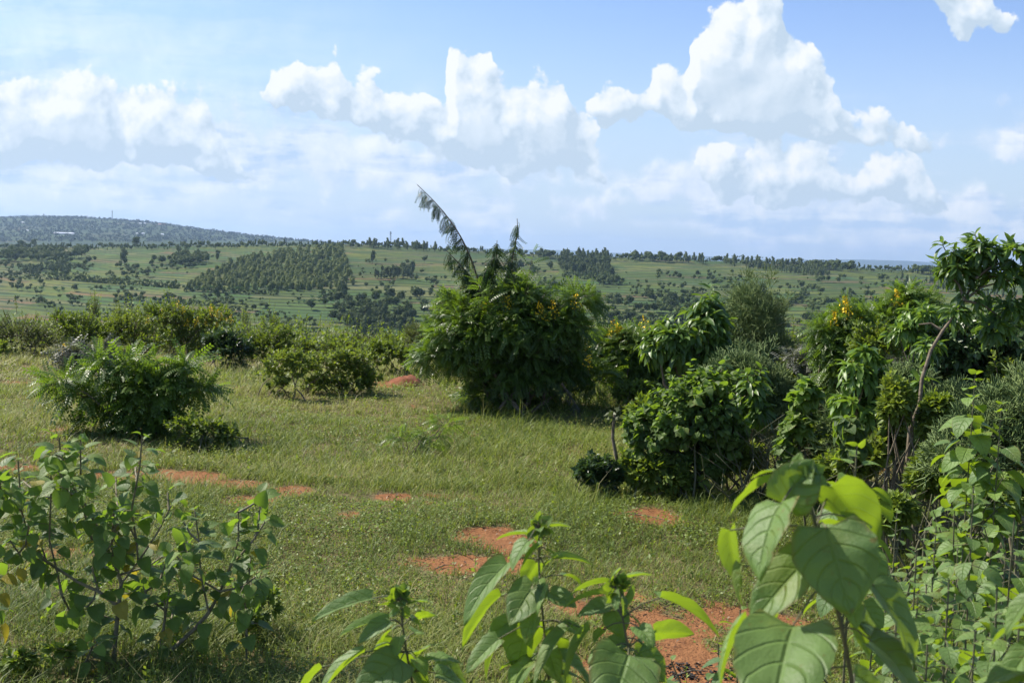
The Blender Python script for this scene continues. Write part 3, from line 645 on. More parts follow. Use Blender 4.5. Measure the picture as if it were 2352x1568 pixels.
back_left = [
 ('grey_scrub', 'grey green twiggy scrub at the left edge of the back hedge row', (50, 845), [(45, 775, 75, 50), (-40, 770, 60, 50), (100, 790, 50, 42)], 'olive', 420, 17.5, ()),
 ('dark_shrub', 'dark shrub with uneven top rising behind the grey-purple shrub', (190, 845), [(190, 770, 60, 55), (150, 745, 40, 35), (230, 790, 50, 45)], 'shrub', 380, 18.5, ()),
 ('hedge_shrub', 'mid green rounded shrub in the back row between the dark shrub and the flowering one', (300, 842), [(300, 770, 62, 62), (265, 760, 40, 40)], 'lime', 380, 19, ()),
 ('flowering_shrub', 'tallest shrub of the back row at the left, brownish top dotted with yellow flowers', (400, 842), [(400, 750, 60, 55), (370, 725, 50, 35), (450, 745, 55, 42), (500, 735, 42, 35), (430, 790, 70, 45)], 'shrub', 560, 18.3, [(372, 722), (421, 715), (484, 707), (486, 716), (500, 722), (508, 730), (475, 740), (498, 745), (430, 742), (447, 745), (455, 738), (410, 700), (340, 735), (520, 742)]),
 ('glossy_shrub', 'round dark glossy shrub with a deep shadow below it, right of the flowering shrub', (525, 858), [(525, 808, 55, 45), (510, 790, 45, 30)], 'dark', 300, 16.6, ()),
 ('leafy_shrub', 'green bushy shrub just right of the round dark glossy one', (625, 842), [(620, 795, 60, 48), (590, 800, 40, 40), (650, 775, 30, 32)], 'shrub', 320, 18.2, [(530, 733)]),
 ('olive_shrub', 'low olive shrub with a few yellow tips behind the pale loose shrubs', (735, 835), [(735, 805, 60, 28), (690, 800, 40, 28), (790, 800, 50, 25)], 'lime', 260, 19.5, ()),
 ('brown_shrub', 'bare brownish thorny shrub behind the bright green bushy shrub', (830, 830), [(830, 795, 50, 30), (790, 785, 35, 20), (870, 790, 30, 22)], 'olive', 230, 21, ())]
for i_, (nm, lb, bp_, lo, sp, n, D_, fl_) in enumerate(back_left):
    bush(nm, lb, 'shrub', bp_, lo, sp, n, D=D_, seed=40 + i_, flowers=fl_, group='shrubs of the back row at the left', fsize=.07, spread=.3)
bush('pale_sapling', 'single thin pale green sapling cut by the left edge of the photo', 'sapling', (8, 850), [(5, 810, 20, 28)], 'lime', 40, D=16.8, seed=55)
for i_, (px, py, rx, ry, sp, n, D_, lb) in enumerate([(-30, 790, 80, 50, 'shrub', 260, 20, 'dark shrub just inside the left edge behind the grey green scrub'), (120, 785, 80, 50, 'olive', 300, 20.5, 'olive shrub filling the gap between the scrub and the dark shrub'), (240, 790, 70, 50, 'shrub', 280, 20.5, 'dense shrub behind the gap left of the rounded hedge shrub'),
      (350, 790, 70, 50, 'shrub', 300, 20, 'shaded shrub low between the rounded hedge shrub and the flowering one'), (470, 800, 80, 45, 'lime', 300, 19.5, 'low green shrub in front of the foot of the flowering shrub'), (580, 800, 60, 45, 'olive', 260, 21, 'olive shrub behind the gap right of the round glossy one'), (680, 815, 60, 35, 'shrub', 240, 20.5, 'low dark shrub behind the loose pale shrub'),
      (930, 800, 60, 40, 'lime', 230, 20.5, 'green shrub far behind the red mound'), (1400, 850, 80, 60, 'shrub', 300, 17.5, 'dark shrub behind the yellow-flowered one right of the big shrub'), (1540, 850, 80, 60, 'shrub', 300, 17, 'dark shrub behind the small drooping-leaved tree'), (1680, 850, 80, 60, 'olive', 300, 17, 'olive shrub behind the domed pencil-twig bush'), (1830, 830, 80, 70, 'shrub', 320, 16, 'dark shrub far behind the narrow sapling')]):
    bush('backing_shrub', lb, 'shrub', (px, 850), [(px, py, rx, ry), (px - 30, py - 15, rx * .5, ry * .7), (px + 35, py - 8, rx * .5, ry * .7)], sp, n, D=D_, seed=150 + i_, group='shrubs at the far edge of the field', spread=.4)
# slender pale trees beyond the hedge
for i_, (px, top, w_, D_, nm, lb) in enumerate([(216, 688, 28, 52, 'pale_tree', 'slender pale green tree above the back row, leftmost of the pale ones'), (270, 705, 27, 50, 'pale_tree', 'rounded pale green tree left of the tall flowering shrub'),
      (568, 722, 28, 55, 'pale_tree', 'dull green tree right of the yellow-flowered shrub of the back row'), (633, 728, 24, 52, 'pale_tree', 'bright pale green tree above the back row, rightmost of its kind'), (600, 750, 26, 50, 'pale_tree', 'low pale green tree between the dull and the bright one'), (310, 725, 22, 50, 'pale_tree', 'small pale green tree close behind the tall flowering shrub')]):
    R = np.random.default_rng(70 + i_); b = at(px, top, D_); zb = float(ground_z(b[0], D_)); k = D_ / F; ob = thing(nm, lb, 'tree', (b[0], D_, zb), 'pale trees beyond the back row')
    H = b[2] - zb; g = Geo(); tube(g, [[b[0], D_, zb - .2], [b[0] + .1, D_, zb + H * .5], [b[0], D_, zb + H * .9]], .09, .02); part('trunk', g, [M['wood']], ob)
    lobes = [(np.array([b[0] + R.normal() * .1, D_, b[2] - H * f]), np.array([w_ * k * s_, w_ * k * s_, H * .25]), s_) for f, s_ in ((.18, .6), (.4, .95), (.62, 1.0))]
    st, tip, d, kk = shoots_in(lobes, 330, R, .6); g = Geo(); leafy_shoots(g, st, tip, 'small', 8, .14, R, .15, .2, .55, .4, stem_r=.006, width=.6); part('crown', g, [M['lime'], M['wood']], ob)

# ---- the right half
bush('senna_shrub', 'yellow-flowered feathery shrub just right of the big dark shrub', 'shrub', (1440, 905), [(1440, 800, 55, 45), (1410, 840, 50, 50), (1480, 850, 60, 50), (1520, 880, 50, 35), (1390, 800, 30, 35)], 'senna', 420, D=14.2, seed=80,
     flowers=[(1408, 755), (1416, 762), (1424, 768), (1400, 775), (1442, 798), (1478, 742), (1350, 802), (1390, 828), (1510, 758)], size=.22)
bush('broad_leaf_tree', 'small tree with glossy drooping leaves, a low left crown and a tall right one', 'tree', (1590, 960), [(1565, 790, 70, 55), (1630, 735, 42, 45), (1520, 800, 38, 40), (1645, 800, 32, 50), (1600, 830, 45, 30)], 'mango', 230, D=11.8, seed=81, fill=.25, stem_r=.03, spread=.06)
# pencil-twig bushes
def twig_bush(name, label, base_px, lobes_px, n, D, seed, group=None, L=.10, r=.0035, cat='shrub', levels=3):
    R = np.random.default_rng(3000 + seed); p_ = at(base_px[0], base_px[1], D); b = np.array([p_[0], D, float(ground_z(p_[0], D))]); ob = thing(name, label, cat, b, group)
    lobes = [(at(px, py, D + (o_[0] if o_ else 0)), np.array([rx, (rx + ry) / 2, ry]) * D / F, rx * ry) for px, py, rx, ry, *o_ in lobes_px]
    st, tip, d, k = shoots_in(lobes, n, R, .5, .35); g = Geo()
    ax = nrm(tip - st); tip[:, 2] = np.maximum(tip[:, 2], .1 + ground_z(tip[:, 0], tip[:, 1]))
    tubes(g, np.stack([st, st * .5 + tip * .5 + R.normal(size=st.shape) * .01, tip], 1), r * 1.8, r * 1.1, 3, .3)
    O, A = tip, ax
    for lv in range(levels):
        m_ = 4 if lv < 2 else 3
        O = np.repeat(O, m_, 0); A = nrm(np.repeat(A, m_, 0) + R.normal(size=(len(O), 3)) * .55 + [0, 0, .22]); ln = L * R.uniform(.5, 1.2, (len(O), 1)) * (1 - .12 * lv)
        E = O + A * ln; tubes(g, np.stack([O, E], 1), r, r * .75, 3, .5 + .1 * lv); O = E
        if lv == 1 and len(O) > 4000: 
            s_ = R.choice(len(O), 4000, replace=False); O, A = O[s_], A[s_]
    part('twigs', g, [M['twig']], ob)
    g = Geo(); stems_to(g, b, lobes, R, r=.02, spread=.2, per=3); part('stems', g, [M['brown']], ob); return ob
twig_bush('twiggy_shrub', 'tall dome-shaped grey green bush of pencil-thin twigs right of the drooping-leaved tree', (1725, 1000), [(1725, 770, 62, 85), (1700, 850, 60, 60), (1770, 860, 60, 60)], 330, 13, 1, 'pencil-twig bushes')
twig_bush('twiggy_shrub', 'pencil-twig bush in front of the domed one, behind the round-leaved shrub', (1740, 1110), [(1730, 940, 55, 80), (1790, 980, 60, 70), (1690, 890, 45, 50)], 260, 9.6, 2, 'pencil-twig bushes', L=.08)
twig_bush('twiggy_shrub', 'pencil-twig bush left of the leaning tree trunk with grey upright stems below', (2030, 1150), [(2030, 970, 60, 65), (1960, 1000, 60, 60), (2080, 930, 45, 45)], 190, 8, 3, 'pencil-twig bushes', L=.08)
twig_bush('twiggy_shrub', 'open pencil-twig bush with bare stems at the right edge of the photo', (2280, 1230), [(2290, 1050, 65, 70), (2220, 1080, 50, 55), (2340, 980, 45, 50)], 170, 6, 4, 'pencil-twig bushes', L=.075, r=.0034)
twig_bush('twiggy_shrub', 'pencil-twig bush right of the leaning tree trunk behind the bare stems', (2180, 1140), [(2170, 1030, 50, 50), (2200, 970, 45, 45)], 90, 7.4, 5, 'pencil-twig bushes', L=.075)
# bare grey hedge stems under them
def stem_thicket(name, label, x0, x1, py, D, n, h, seed):
    R = np.random.default_rng(4000 + seed); g = Geo(); bs = []
    for i_ in range(n):
        px = R.uniform(x0, x1); d_ = D + R.normal() * .35; p_ = at(px, py, d_); b = np.array([p_[0], d_, float(ground_z(p_[0], d_)) - .03]); bs.append(b)
        hh = h * R.uniform(.5, 1.1); le = R.normal(size=2) * .18; pts = [b, b + [le[0] * .3, le[1] * .3, hh * .4], b + [le[0] * .8, le[1], hh * .75], b + [le[0] * 1.3, le[1] * 1.3, hh]]
        tube(g, pts, R.uniform(.008, .017), .004, 5)
        for _ in range(3):
            s_ = np.array(pts[1]) * (1 - (q_ := R.random())) + np.array(pts[3]) * q_; tube(g, [s_, s_ + [R.normal() * .1, R.normal() * .1, .12], s_ + [R.normal() * .2, R.normal() * .2, .3]], .005, .002, 4)
    ob = thing(name, label, 'thicket', np.mean(bs, 0)); part('stems', g, [M['stem']], ob)
stem_thicket('bare_thicket', 'thicket of bare grey-brown upright stems below the pencil-twig bushes at the right', 1990, 2330, 1200, 6.9, 34, .6, 1)
stem_thicket('bare_thicket', 'sparser bare stems at the foot of the bushes beside the round-leaved shrub', 1680, 1990, 1130, 8.6, 26, .55, 2)

bush('round_leaved_shrub', 'dense shrub of rounded leaves, a few yellowing, right of the wooden stake', 'shrub', (1590, 1135), [(1590, 960, 105, 85), (1530, 1010, 80, 75), (1650, 1010, 65, 90), (1640, 890, 60, 45), (1480, 985, 45, 50), (1600, 1070, 80, 50)], 'broad', 700, seed=90, size=.078, fill=.3, spread=.2)
bush('dark_low_shrub', 'small dark bushy shrub at the foot of the leaning wooden stake', 'shrub', (1375, 1140), [(1375, 1090, 52, 40), (1345, 1085, 30, 28), (1400, 1105, 30, 28)], 'dark', 190, seed=91, size=.06, spread=.05)
bush('leafy_shrub', 'low bright-edged shrub spreading between the stake and the round-leaved shrub', 'shrub', (1500, 1140), [(1490, 1090, 55, 38), (1545, 1100, 55, 38), (1450, 1080, 30, 30)], 'herb', 170, seed=92, size=.08)
bush('leafy_herb', 'tuft of upright shoots left of the round-leaved shrub above the stake', 'plant', (1470, 1010), [(1470, 950, 30, 45), (1500, 960, 28, 40)], 'herb', 60, D=9.2, seed=93, size=.08)
# stake
b = on_ground(1412, 1128); g = Geo(); k = b[1] / F; tp = at(1411, 952, b[1])
tube(g, [b - [0, 0, .05], b * .6 + tp * .4 + [.02, 0, 0], b * .3 + tp * .7 + [-.015, 0, 0], tp], .018, .011, 7)
ob = thing('wooden_stake', 'rough leaning wooden stake standing in the small dark shrub', 'stake', b); part('post', g, [M['wood']], ob)
g = Geo(); R = np.random.default_rng(3); leaves(g, 'small', np.tile(tp, (16, 1)) + R.normal(size=(16, 3)) * .025, R.normal(size=(16, 3)) + [0, 0, -.2], R.normal(size=(16, 3)) + [0, 0, 1], .06, .4, .4); part('dry_leaves', g, [M['olive']], ob)

bush('senna_shrub', 'feathery shrub with two upright yellow flower spikes above the pencil-twig bushes', 'shrub', (1940, 950), [(1930, 800, 50, 55), (1900, 770, 30, 35), (1970, 790, 50, 55), (1950, 860, 70, 55), (1955, 735, 28, 30)], 'senna', 420, D=11, seed=100, size=.20,
     flowers=[(1940, 700), (1942, 712), (1945, 722), (1915, 733), (1917, 742), (1975, 752)])
bush('senna_shrub', 'taller feathery shrub with one yellow flower head, behind the leaning tree', 'shrub', (2070, 930), [(2100, 730, 60, 55), (2080, 690, 28, 30), (2040, 780, 55, 50), (2130, 800, 60, 60), (2020, 740, 35, 28)], 'senna', 460, D=12, seed=101, size=.20, flowers=[(2057, 686), (2062, 690), (2016, 748)])
bush('creeper_bush', 'dark mass of small-leaved creeper behind the leaning tree at the right', 'shrub', (2200, 960), [(2200, 800, 90, 75), (2290, 790, 80, 80), (2250, 880, 100, 70), (2140, 850, 55, 60), (2340, 850, 60, 80)], 'ivy', 1000, D=8.9, seed=102, fill=.3)
bush('creeper_bush', 'smaller brownish creeper bush under the yellow flower spikes', 'shrub', (1850, 960), [(1850, 840, 60, 45), (1900, 870, 55, 50), (2050, 850, 45, 40)], 'dusky', 150, D=11.6, seed=103, size=.16)
bush('leafy_sapling', 'upright sapling with large light green leaves in front of the pencil-twig bush at the right', 'sapling', (1985, 1130), [(1990, 880, 38, 45), (1965, 850, 25, 30), (2010, 930, 42, 45), (1960, 940, 40, 45), (1985, 820, 22, 22)], 'mango', 85, D=7.6, seed=104, size=.13, tb=.75, stem_r=.012, spread=.05)
bush('leafy_sapling', 'narrow upright sapling with neatly stacked light leaves left of the larger one', 'sapling', (1830, 1090), [(1850, 920, 32, 45), (1830, 990, 32, 45), (1800, 1040, 28, 30)], 'broad', 75, D=8.2, seed=105, size=.09, tb=.55, stem_r=.01, spread=.05)
bush('leafy_sapling', 'thin sapling with limp hanging leaves above the round-leaved shrub', 'sapling', (1745, 1080), [(1720, 900, 28, 45), (1735, 950, 25, 40)], 'mango', 34, D=9, seed=106, size=.15, tb=.45, stem_r=.008, spread=.05)
bush('grey_leaved_plant', 'small plant with grey wilted leaves at the foot of the saplings', 'plant', (1960, 1110), [(1950, 985, 30, 32), (1965, 1030, 25, 25)], 'broad', 26, D=7, seed=108, size=.09, tb=.0, stem_r=.006, spread=.04, droop=1.1)
for i_, (px, py, rx, ry, D_, sp, lb) in enumerate([(1880, 1010, 60, 60, 8.7, 'herb', 'leafy undershrub between the narrow sapling and the grey wilted plant'), (2080, 1000, 60, 60, 7.9, 'shrub', 'leafy undershrub at the foot of the crooked trunk'), (1700, 1060, 50, 45, 8.8, 'lime', 'bright undershrub right of the foot of the round-leaved shrub'), (2310, 900, 60, 70, 8.6, 'lime', 'green shrub with small leaves under the hanging crown at the right edge'),
      (2330, 790, 60, 60, 9.2, 'shrub', 'dark green shrub just under the lowest branches of the leaning tree'), (2010, 800, 55, 55, 10.4, 'shrub', 'leafy shrub between the flower-spiked shrub and the creeper'), (1800, 880, 60, 50, 11.6, 'lime', 'pale green shrub between the domed pencil-twig bush and the flower spikes'), (2150, 1090, 60, 60, 6.6, 'herb', 'leafy herb shrub in front of the bare stems right of the trunk'),
      (1980, 1060, 55, 50, 7.2, 'lime', 'bright leafy shrub in front of the bare stems behind the tallest close plant'), (2300, 1150, 70, 55, 5.2, 'herb', 'leafy shrub under the open pencil-twig bush at the right edge'), (2050, 1180, 50, 40, 5.8, 'herb', 'low leafy shrub below the bare stems right of the tallest close plant'), (1460, 900, 50, 30, 13.2, 'herb', 'low bright shrub at the foot of the yellow-flowered shrub beside the big one'), (2060, 930, 32, 55, 6.9, 'lime', 'narrow bright shrub hiding the lower left side of the crooked trunk'), (2150, 960, 32, 60, 6.9, 'herb', 'narrow leafy shrub right of the lower part of the crooked trunk'), (1910, 1090, 50, 45, 7.4, 'herb', 'low leafy shrub at the foot of the two saplings')]):
    bush('undershrub', lb, 'shrub', (px, min(py + ry + 60, 1400)), [(px, py, rx, ry), (px - rx * .5, py + ry * .3, rx * .6, ry * .6), (px + rx * .5, py - ry * .2, rx * .6, ry * .6)], sp, 190, D=D_, seed=170 + i_, group='leafy shrubs filling the right-hand thicket', spread=.12, size=.065)
# leaning tree
D_ = 7.2; R = np.random.default_rng(12); p_ = at(2085, 1000, D_); b = np.array([p_[0], D_, float(ground_z(p_[0], D_))])
ob = thing('leaning_tree', 'leaning tree with a bare crooked trunk and long drooping leaves', 'tree', b)
pth = [b - [0, 0, .05]] + [at(a_, c_, D_ + e_) for a_, c_, e_ in ((2090, 985, 0), (2112, 930, 0), (2118, 870, 0), (2138, 805, .05), (2165, 760, .1), (2195, 720, .15), (2215, 690, .2), (2240, 640, .25), (2250, 600, .3))]
g = Geo(); tube(g, pth, .015, .007, 7); 
for a_, c_ in (((2165, 760), (2110, 745)), ((2215, 690), (2190, 640)), ((2215, 690), (2290, 650)), ((2240, 640), (2320, 600)), ((2215, 690), (2300, 730))):
    p0, p1 = at(*a_, D_ + .15), at(*c_, D_ + .2); tube(g, [p0, (p0 + p1) / 2 + [0, 0, .03], p1], .011, .005, 5)
part('trunk', g, [M['wood']], ob)
k = D_ / F; lobes = [(at(a_, c_, D_ + .2), np.array([rx, (rx + ry) / 2, ry]) * k, rx * ry) for a_, c_, rx, ry in ((2200, 630, 38, 50), (2180, 585, 20, 28), (2255, 590, 40, 38), (2330, 585, 50, 30), (2290, 640, 55, 45), (2330, 715, 55, 40), (2235, 680, 30, 30), (2380, 640, 50, 50), (2290, 760, 60, 30), (2245, 565, 16, 28), (2190, 720, 28, 26), (2130, 800, 22, 26), (2120, 880, 18, 22))]
st, tip, d, kk = shoots_in(lobes, 190, R, .5, .45); g = Geo(); leafy_shoots(g, st, tip, 'mango', 8, .115, R, .6, .4, .35, .5, stem_r=.003); part('crown', g, [M['mango'], M['wood']], ob)
bush('pale_leaved_shrub', 'light green feathery-leaved shrub left of the crooked trunk and in front of the creeper', 'shrub', (2110, 930), [(2110, 730, 38, 32), (2080, 770, 32, 30), (2120, 780, 28, 26)], 'mango', 60, D=8.9, seed=109, size=.12, tb=.8, stem_r=.01)
# sisal rosettes
def agave(px, py, D, h, seed, label):
    R = np.random.default_rng(seed); p_ = at(px, py, D); b = np.array([p_[0], D, float(ground_z(p_[0], D))]); ob = thing('sisal_plant', label, 'plant', b, 'sisal plants in the thicket'); g = Geo(); n = 26
    a_ = np.arange(n) * GOLD; el = np.linspace(.5, 1.45, n); d = np.column_stack([np.cos(a_) * np.cos(el), np.sin(a_) * np.cos(el), np.sin(el)])
    leaves(g, 'sword', b + d * .05, d, -d * [1, 1, 0] + [0, 0, 1.], h * R.uniform(.85, 1.05, n), .03, R.random(n), 0, 1.0); part('leaves', g, [M['agave']], ob)
agave(1805, 985, 10.2, .62, 1, 'grey green sword-leaved rosette between the pencil-twig bushes'); agave(1575, 930, 11.2, .55, 2, 'pale sword-leaved rosette under the drooping-leaved tree'); agave(1760, 960, 10.8, .5, 3, 'smaller sword-leaved rosette left of the grey green one')
# termite mound
b = on_ground(935, 884); R = np.random.default_rng(8); g = Geo(); na_, nr_ = 26, 12; A_, T_ = np.meshgrid(np.arange(na_) * 2 * math.pi / na_, np.linspace(0, 1, nr_), indexing='ij')
rr = .25 * (1 - T_) ** .6; x = b[0] + rr * np.cos(A_) * 1.25; y = b[1] + rr * np.sin(A_); z = b[2] - .05 + .19 * T_ ** .9 + (fbm(x * 9, y * 9, 3, 4) - .5) * .09
i = np.arange(na_)[:, None] * nr_; i2 = ((np.arange(na_) + 1) % na_)[:, None] * nr_; j = np.arange(nr_ - 1)[None]
g.add(np.stack([x, y, z], -1).reshape(-1, 3), np.stack([i + j, i2 + j, i2 + j + 1, i + j + 1], -1).reshape(-1, 4)); me = g
ob = link('soil_mound', g.mesh('soil_mound', [M['soil']])); tag(ob, 'low mound of crumbly red soil in front of the dark glossy shrub', 'mound')

# ---- shrub in the left foreground
D_ = 4.75; R = np.random.default_rng(77); c5 = lambda x_, y_: (.3776 * x_, 976.2 + .3776 * y_)
b = np.array([at(290, 1600, D_)[0], D_, 0]); b[2] = float(ground_z(b[0], b[1]))
ob = thing('heart_leaved_shrub', 'straggly many-stemmed shrub with heart-shaped leaves, some yellowing, filling the left foreground', 'shrub', b)
BR = [[(690, 1568), (700, 1300), (722, 1100), (738, 960), (700, 850), (640, 720), (560, 560), (480, 420), (400, 330)], [(738, 960), (840, 830), (830, 700), (760, 560), (700, 480)], [(722, 1100), (600, 1010), (470, 950), (270, 820), (170, 660), (130, 520), (110, 220)],
      [(690, 860), (680, 700), (690, 580)], [(560, 700), (500, 480), (490, 300), (490, 90)], [(840, 830), (960, 650), (1040, 490)], [(830, 700), (800, 520), (850, 250), (865, 70)],
      [(960, 1568), (980, 1330), (1010, 1130), (1030, 1000)], [(1050, 1360), (1180, 1240), (1270, 1140), (1340, 1010), (1400, 860), (1450, 700), (1450, 530)], [(1270, 1140), (1220, 900), (1210, 700), (1185, 520)], [(1400, 860), (1540, 700), (1610, 590)],
      [(820, 1500), (700, 1480), (540, 1470), (300, 1500), (60, 1460)], [(380, 1040), (345, 880), (300, 700), (310, 420), (310, 200)], [(380, 1040), (440, 1160)], [(600, 1010), (560, 870), (640, 760)], [(270, 820), (130, 800), (60, 700)], [(130, 520), (60, 480), (-40, 440)],
      [(1340, 1010), (1480, 980), (1580, 900)], [(1340, 1010), (1150, 900), (1080, 800)], [(700, 1180), (600, 1150), (520, 1100)], [(1010, 1130), (900, 1050), (870, 980)], [(940, 1450), (1000, 1300), (1060, 1180)], [(-60, 900), (-40, 500), (20, 330)], [(440, 420), (380, 200), (340, 180)], [(1500, 1300), (1500, 1130), (1480, 1040)]]
g = Geo(); gs = Geo(); gy = Geo()
def side_twigs():
    out_ = []
    for br in BR:
        for _ in range(1):
            i_ = R.integers(len(br) // 3, len(br) - 1); f_ = R.random(); x0 = br[i_][0] * f_ + br[i_ + 1][0] * (1 - f_); y0 = br[i_][1] * f_ + br[i_ + 1][1] * (1 - f_)
            if y0 > 1200 and R.random() < .5: continue
            dx = R.normal() * 110; out_.append([(x0, y0), (x0 + dx * .6, y0 - 50), (x0 + dx, y0 - R.uniform(90, 210))])
    return out_
BR = BR + side_twigs()
for bi, br in enumerate(BR):
    off = R.normal() * (.16 if bi < 25 else .3) if bi not in (0, 7) else 0
    P = np.array([at(*c5(x_, y_), D_ + off * (i_ / len(br))) for i_, (x_, y_) in enumerate(br)])
    if bi in (0, 7, 22, 24): P[0, 2] = float(ground_z(P[0, 0], P[0, 1])) - .03
    thick = {0: .013, 7: .010, 2: .009, 8: .010, 11: .008}.get(bi, .0055)
    tube(gs, P, thick, .0035, 6)
    seg = np.r_[0, np.cumsum(np.linalg.norm(np.diff(P, axis=0), axis=1))]; tot = seg[-1]; run = min(tot * .85, .85); nn = max(int(run / .034), 4)
    for h_ in range(nn):
        s_ = tot - run * (h_ / nn) ** 1.05; o_ = np.array([np.interp(s_, seg, P[:, k]) for k in range(3)]); s2 = np.array([np.interp(max(s_ - .03, 0), seg, P[:, k]) for k in range(3)]); ax = nrm(o_ - s2 + 1e-6)
        for sg in (0, 1):
            if R.random() < .07 + .3 * (h_ / nn > .75): continue
            a_ = h_ * 1.57 + sg * math.pi + bi + R.normal() * .3; e1 = nrm(np.cross(ax, [.1, .9, .3])); e2 = np.cross(ax, e1); rad = math.cos(a_) * e1 + math.sin(a_) * e2
            f_ = h_ / nn; d_ = nrm(rad * .9 + ax * (.9 - .9 * f_) + [0, 0, -.15 - .75 * f_ * R.random()]); pl = .012 + .035 * min(f_ * 3, 1); q_ = o_ + d_ * pl
            tube(gs, [o_, q_], .0016, .0012, 3)
            size_ = R.uniform(.060, .100) * (.45 + .55 * min(f_ * 4, 1)); yel = R.random() < .09 * (f_ > .5) * (1 if bi in (2, 5, 3, 15, 1) else .5) * 2.6
            leaves(gy if yel else g, 'heart', q_[None], (d_ + [0, 0, -.35 * R.random()])[None], (np.array([0, -.25, 1]) + rad * .5 + R.normal(size=3) * .3)[None], size_, R.uniform(.1, .6), np.clip(.75 - .8 * f_ + R.normal() * .15, 0, 1))
part('stems', gs, [M['brown']], ob); part('foliage', g, [M['broad']], ob); part('yellow_leaves', gy, [M['yellow']], ob)
# low weeds
bush('leafy_weed', 'small leafy weed right of the heart-leaved shrub in the near grass', 'plant', (620, 1470), [(620, 1400, 28, 38), (575, 1440, 30, 40)], 'herb', 40, seed=111, size=.055, stem_r=.004, spread=.03, per=8)
bush('leafy_weed', 'low weed with small pale leaves at the bottom left corner', 'plant', (60, 1560), [(40, 1520, 40, 22), (140, 1500, 35, 22)], 'herb', 40, seed=112, size=.05, stem_r=.004, spread=.05)

# ---- plants close to the camera, leaf by leaf: base, tip, width in the photo, distance, paleness 0..1 (youth, plus backlight or shade put into the colour), which way the upper side looks
def big_plant(label, stem, D, leafspec, name='heart_leaved_plant', r=.0042, seed=0, extra=32):
    R = np.random.default_rng(500 + seed); P = np.array([at(a, b, D) for a, b in stem]); lowx, lowy = P[-1, 0], D
    z0 = float(ground_z(lowx, D)); P = np.vstack([P, [[lowx + .02, D + .02, (P[-1, 2] + z0) / 2], [lowx, D, z0 - .02]]])
    ob = thing(name, label, 'plant', (lowx, D, z0), 'heart-leaved plants close to the camera'); g = Geo(); t = np.linspace(0, 1, 26); seg = np.cumsum(np.r_[0, np.linalg.norm(np.diff(P, axis=0), axis=1)]); seg /= seg[-1]
    Q = np.stack([np.interp(t, seg, P[:, k]) for k in range(3)], 1)
    for _ in range(2): Q[1:-1] = (Q[:-2] + 2 * Q[1:-1] + Q[2:]) / 4
    tube(g, Q, r * .45, r * 1.25, 8)
    # buds and short hairs of new growth at the tip
    for _ in range(16):
        d = nrm(R.normal(size=3) + [0, 0, .8]); tube(g, [Q[0], Q[0] + d * .008, Q[0] + d * .016 + [0, 0, .003]], .0016, .0008, 4)
    part('stem', g, [M['stem']], ob)
    n_ = 26; g = Geo(); d = nrm(R.normal(size=(n_, 3)) + [0, 0, .7]); leaves(g, 'heart', Q[0] + d * .006, d, R.normal(size=(n_, 3)) + [0, 0, .6], R.uniform(.012, .030, n_), .3, R.uniform(.2, .6, n_)); part('bud', g, [M['near']], ob)
    for sp in leafspec:
        (bx, by), (tx, ty), wd, young, nv = sp[:5]; Db = D + (sp[5] if len(sp) > 5 else 0); Dt = D + (sp[6] if len(sp) > 6 else (sp[5] if len(sp) > 5 else 0))
        B, T = at(bx, by, Db), at(tx, ty, Dt); X = T - B; L = np.linalg.norm(X); W_ = wd * D / F; g = Geo()
        leaves(g, 'fine', B[None], X[None], (np.array(nv, float) + R.normal(size=3) * .12)[None], L * 1.08, sp[7] if len(sp) > 7 else R.uniform(.12, .3), young, 0, (W_ / (.80 * L)) * 1.05)
        i_ = np.argmin(np.linalg.norm(Q - B - [0, 0, -.01], axis=1)); A = Q[i_]; tube(g, [A, (A + B) / 2 + [0, 0, .006], B + nrm(X) * L * .02], .0014, .0011, 5, .5, 1)
        part('leaf', g, [M['near'], M['stem']], ob)
    for e_ in range(extra):      # further paired leaves down the stem
        f_ = .025 + .34 * (e_ + R.random()) / max(extra, 1); A = np.array([np.interp(f_, t, Q[:, k]) for k in range(3)]); a_ = e_ * 2.4 + R.normal() * .3; d_ = nrm(np.array([math.cos(a_), math.sin(a_) * .8, .25 - .8 * R.random()]))
        g = Geo(); pl = R.uniform(.015, .05); B = A + d_ * pl; tube(g, [A, (A + B) / 2 + [0, 0, .004], B], .0014, .0011, 5, .5, 1)
        leaves(g, 'fine', B[None], (d_ - [0, 0, .25])[None], (np.array([0, 0, 1]) + d_ * .4 + R.normal(size=3) * .35)[None], R.uniform(.045, .095) * (.45 + min(f_ * 4, .65)), R.uniform(.15, .5), np.clip(R.normal() * .25 + .5, 0, 1), 0, R.uniform(.8, 1.05)); part('leaf', g, [M['near'], M['stem']], ob)
    return ob
c = (-.25, -.8, .55); up = (-.2, -.25, 1); lf = (-.8, -.4, .5); rt = (.6, -.5, .6); bk = (.1, .75, .65); ed = (-.3, .25, .9)
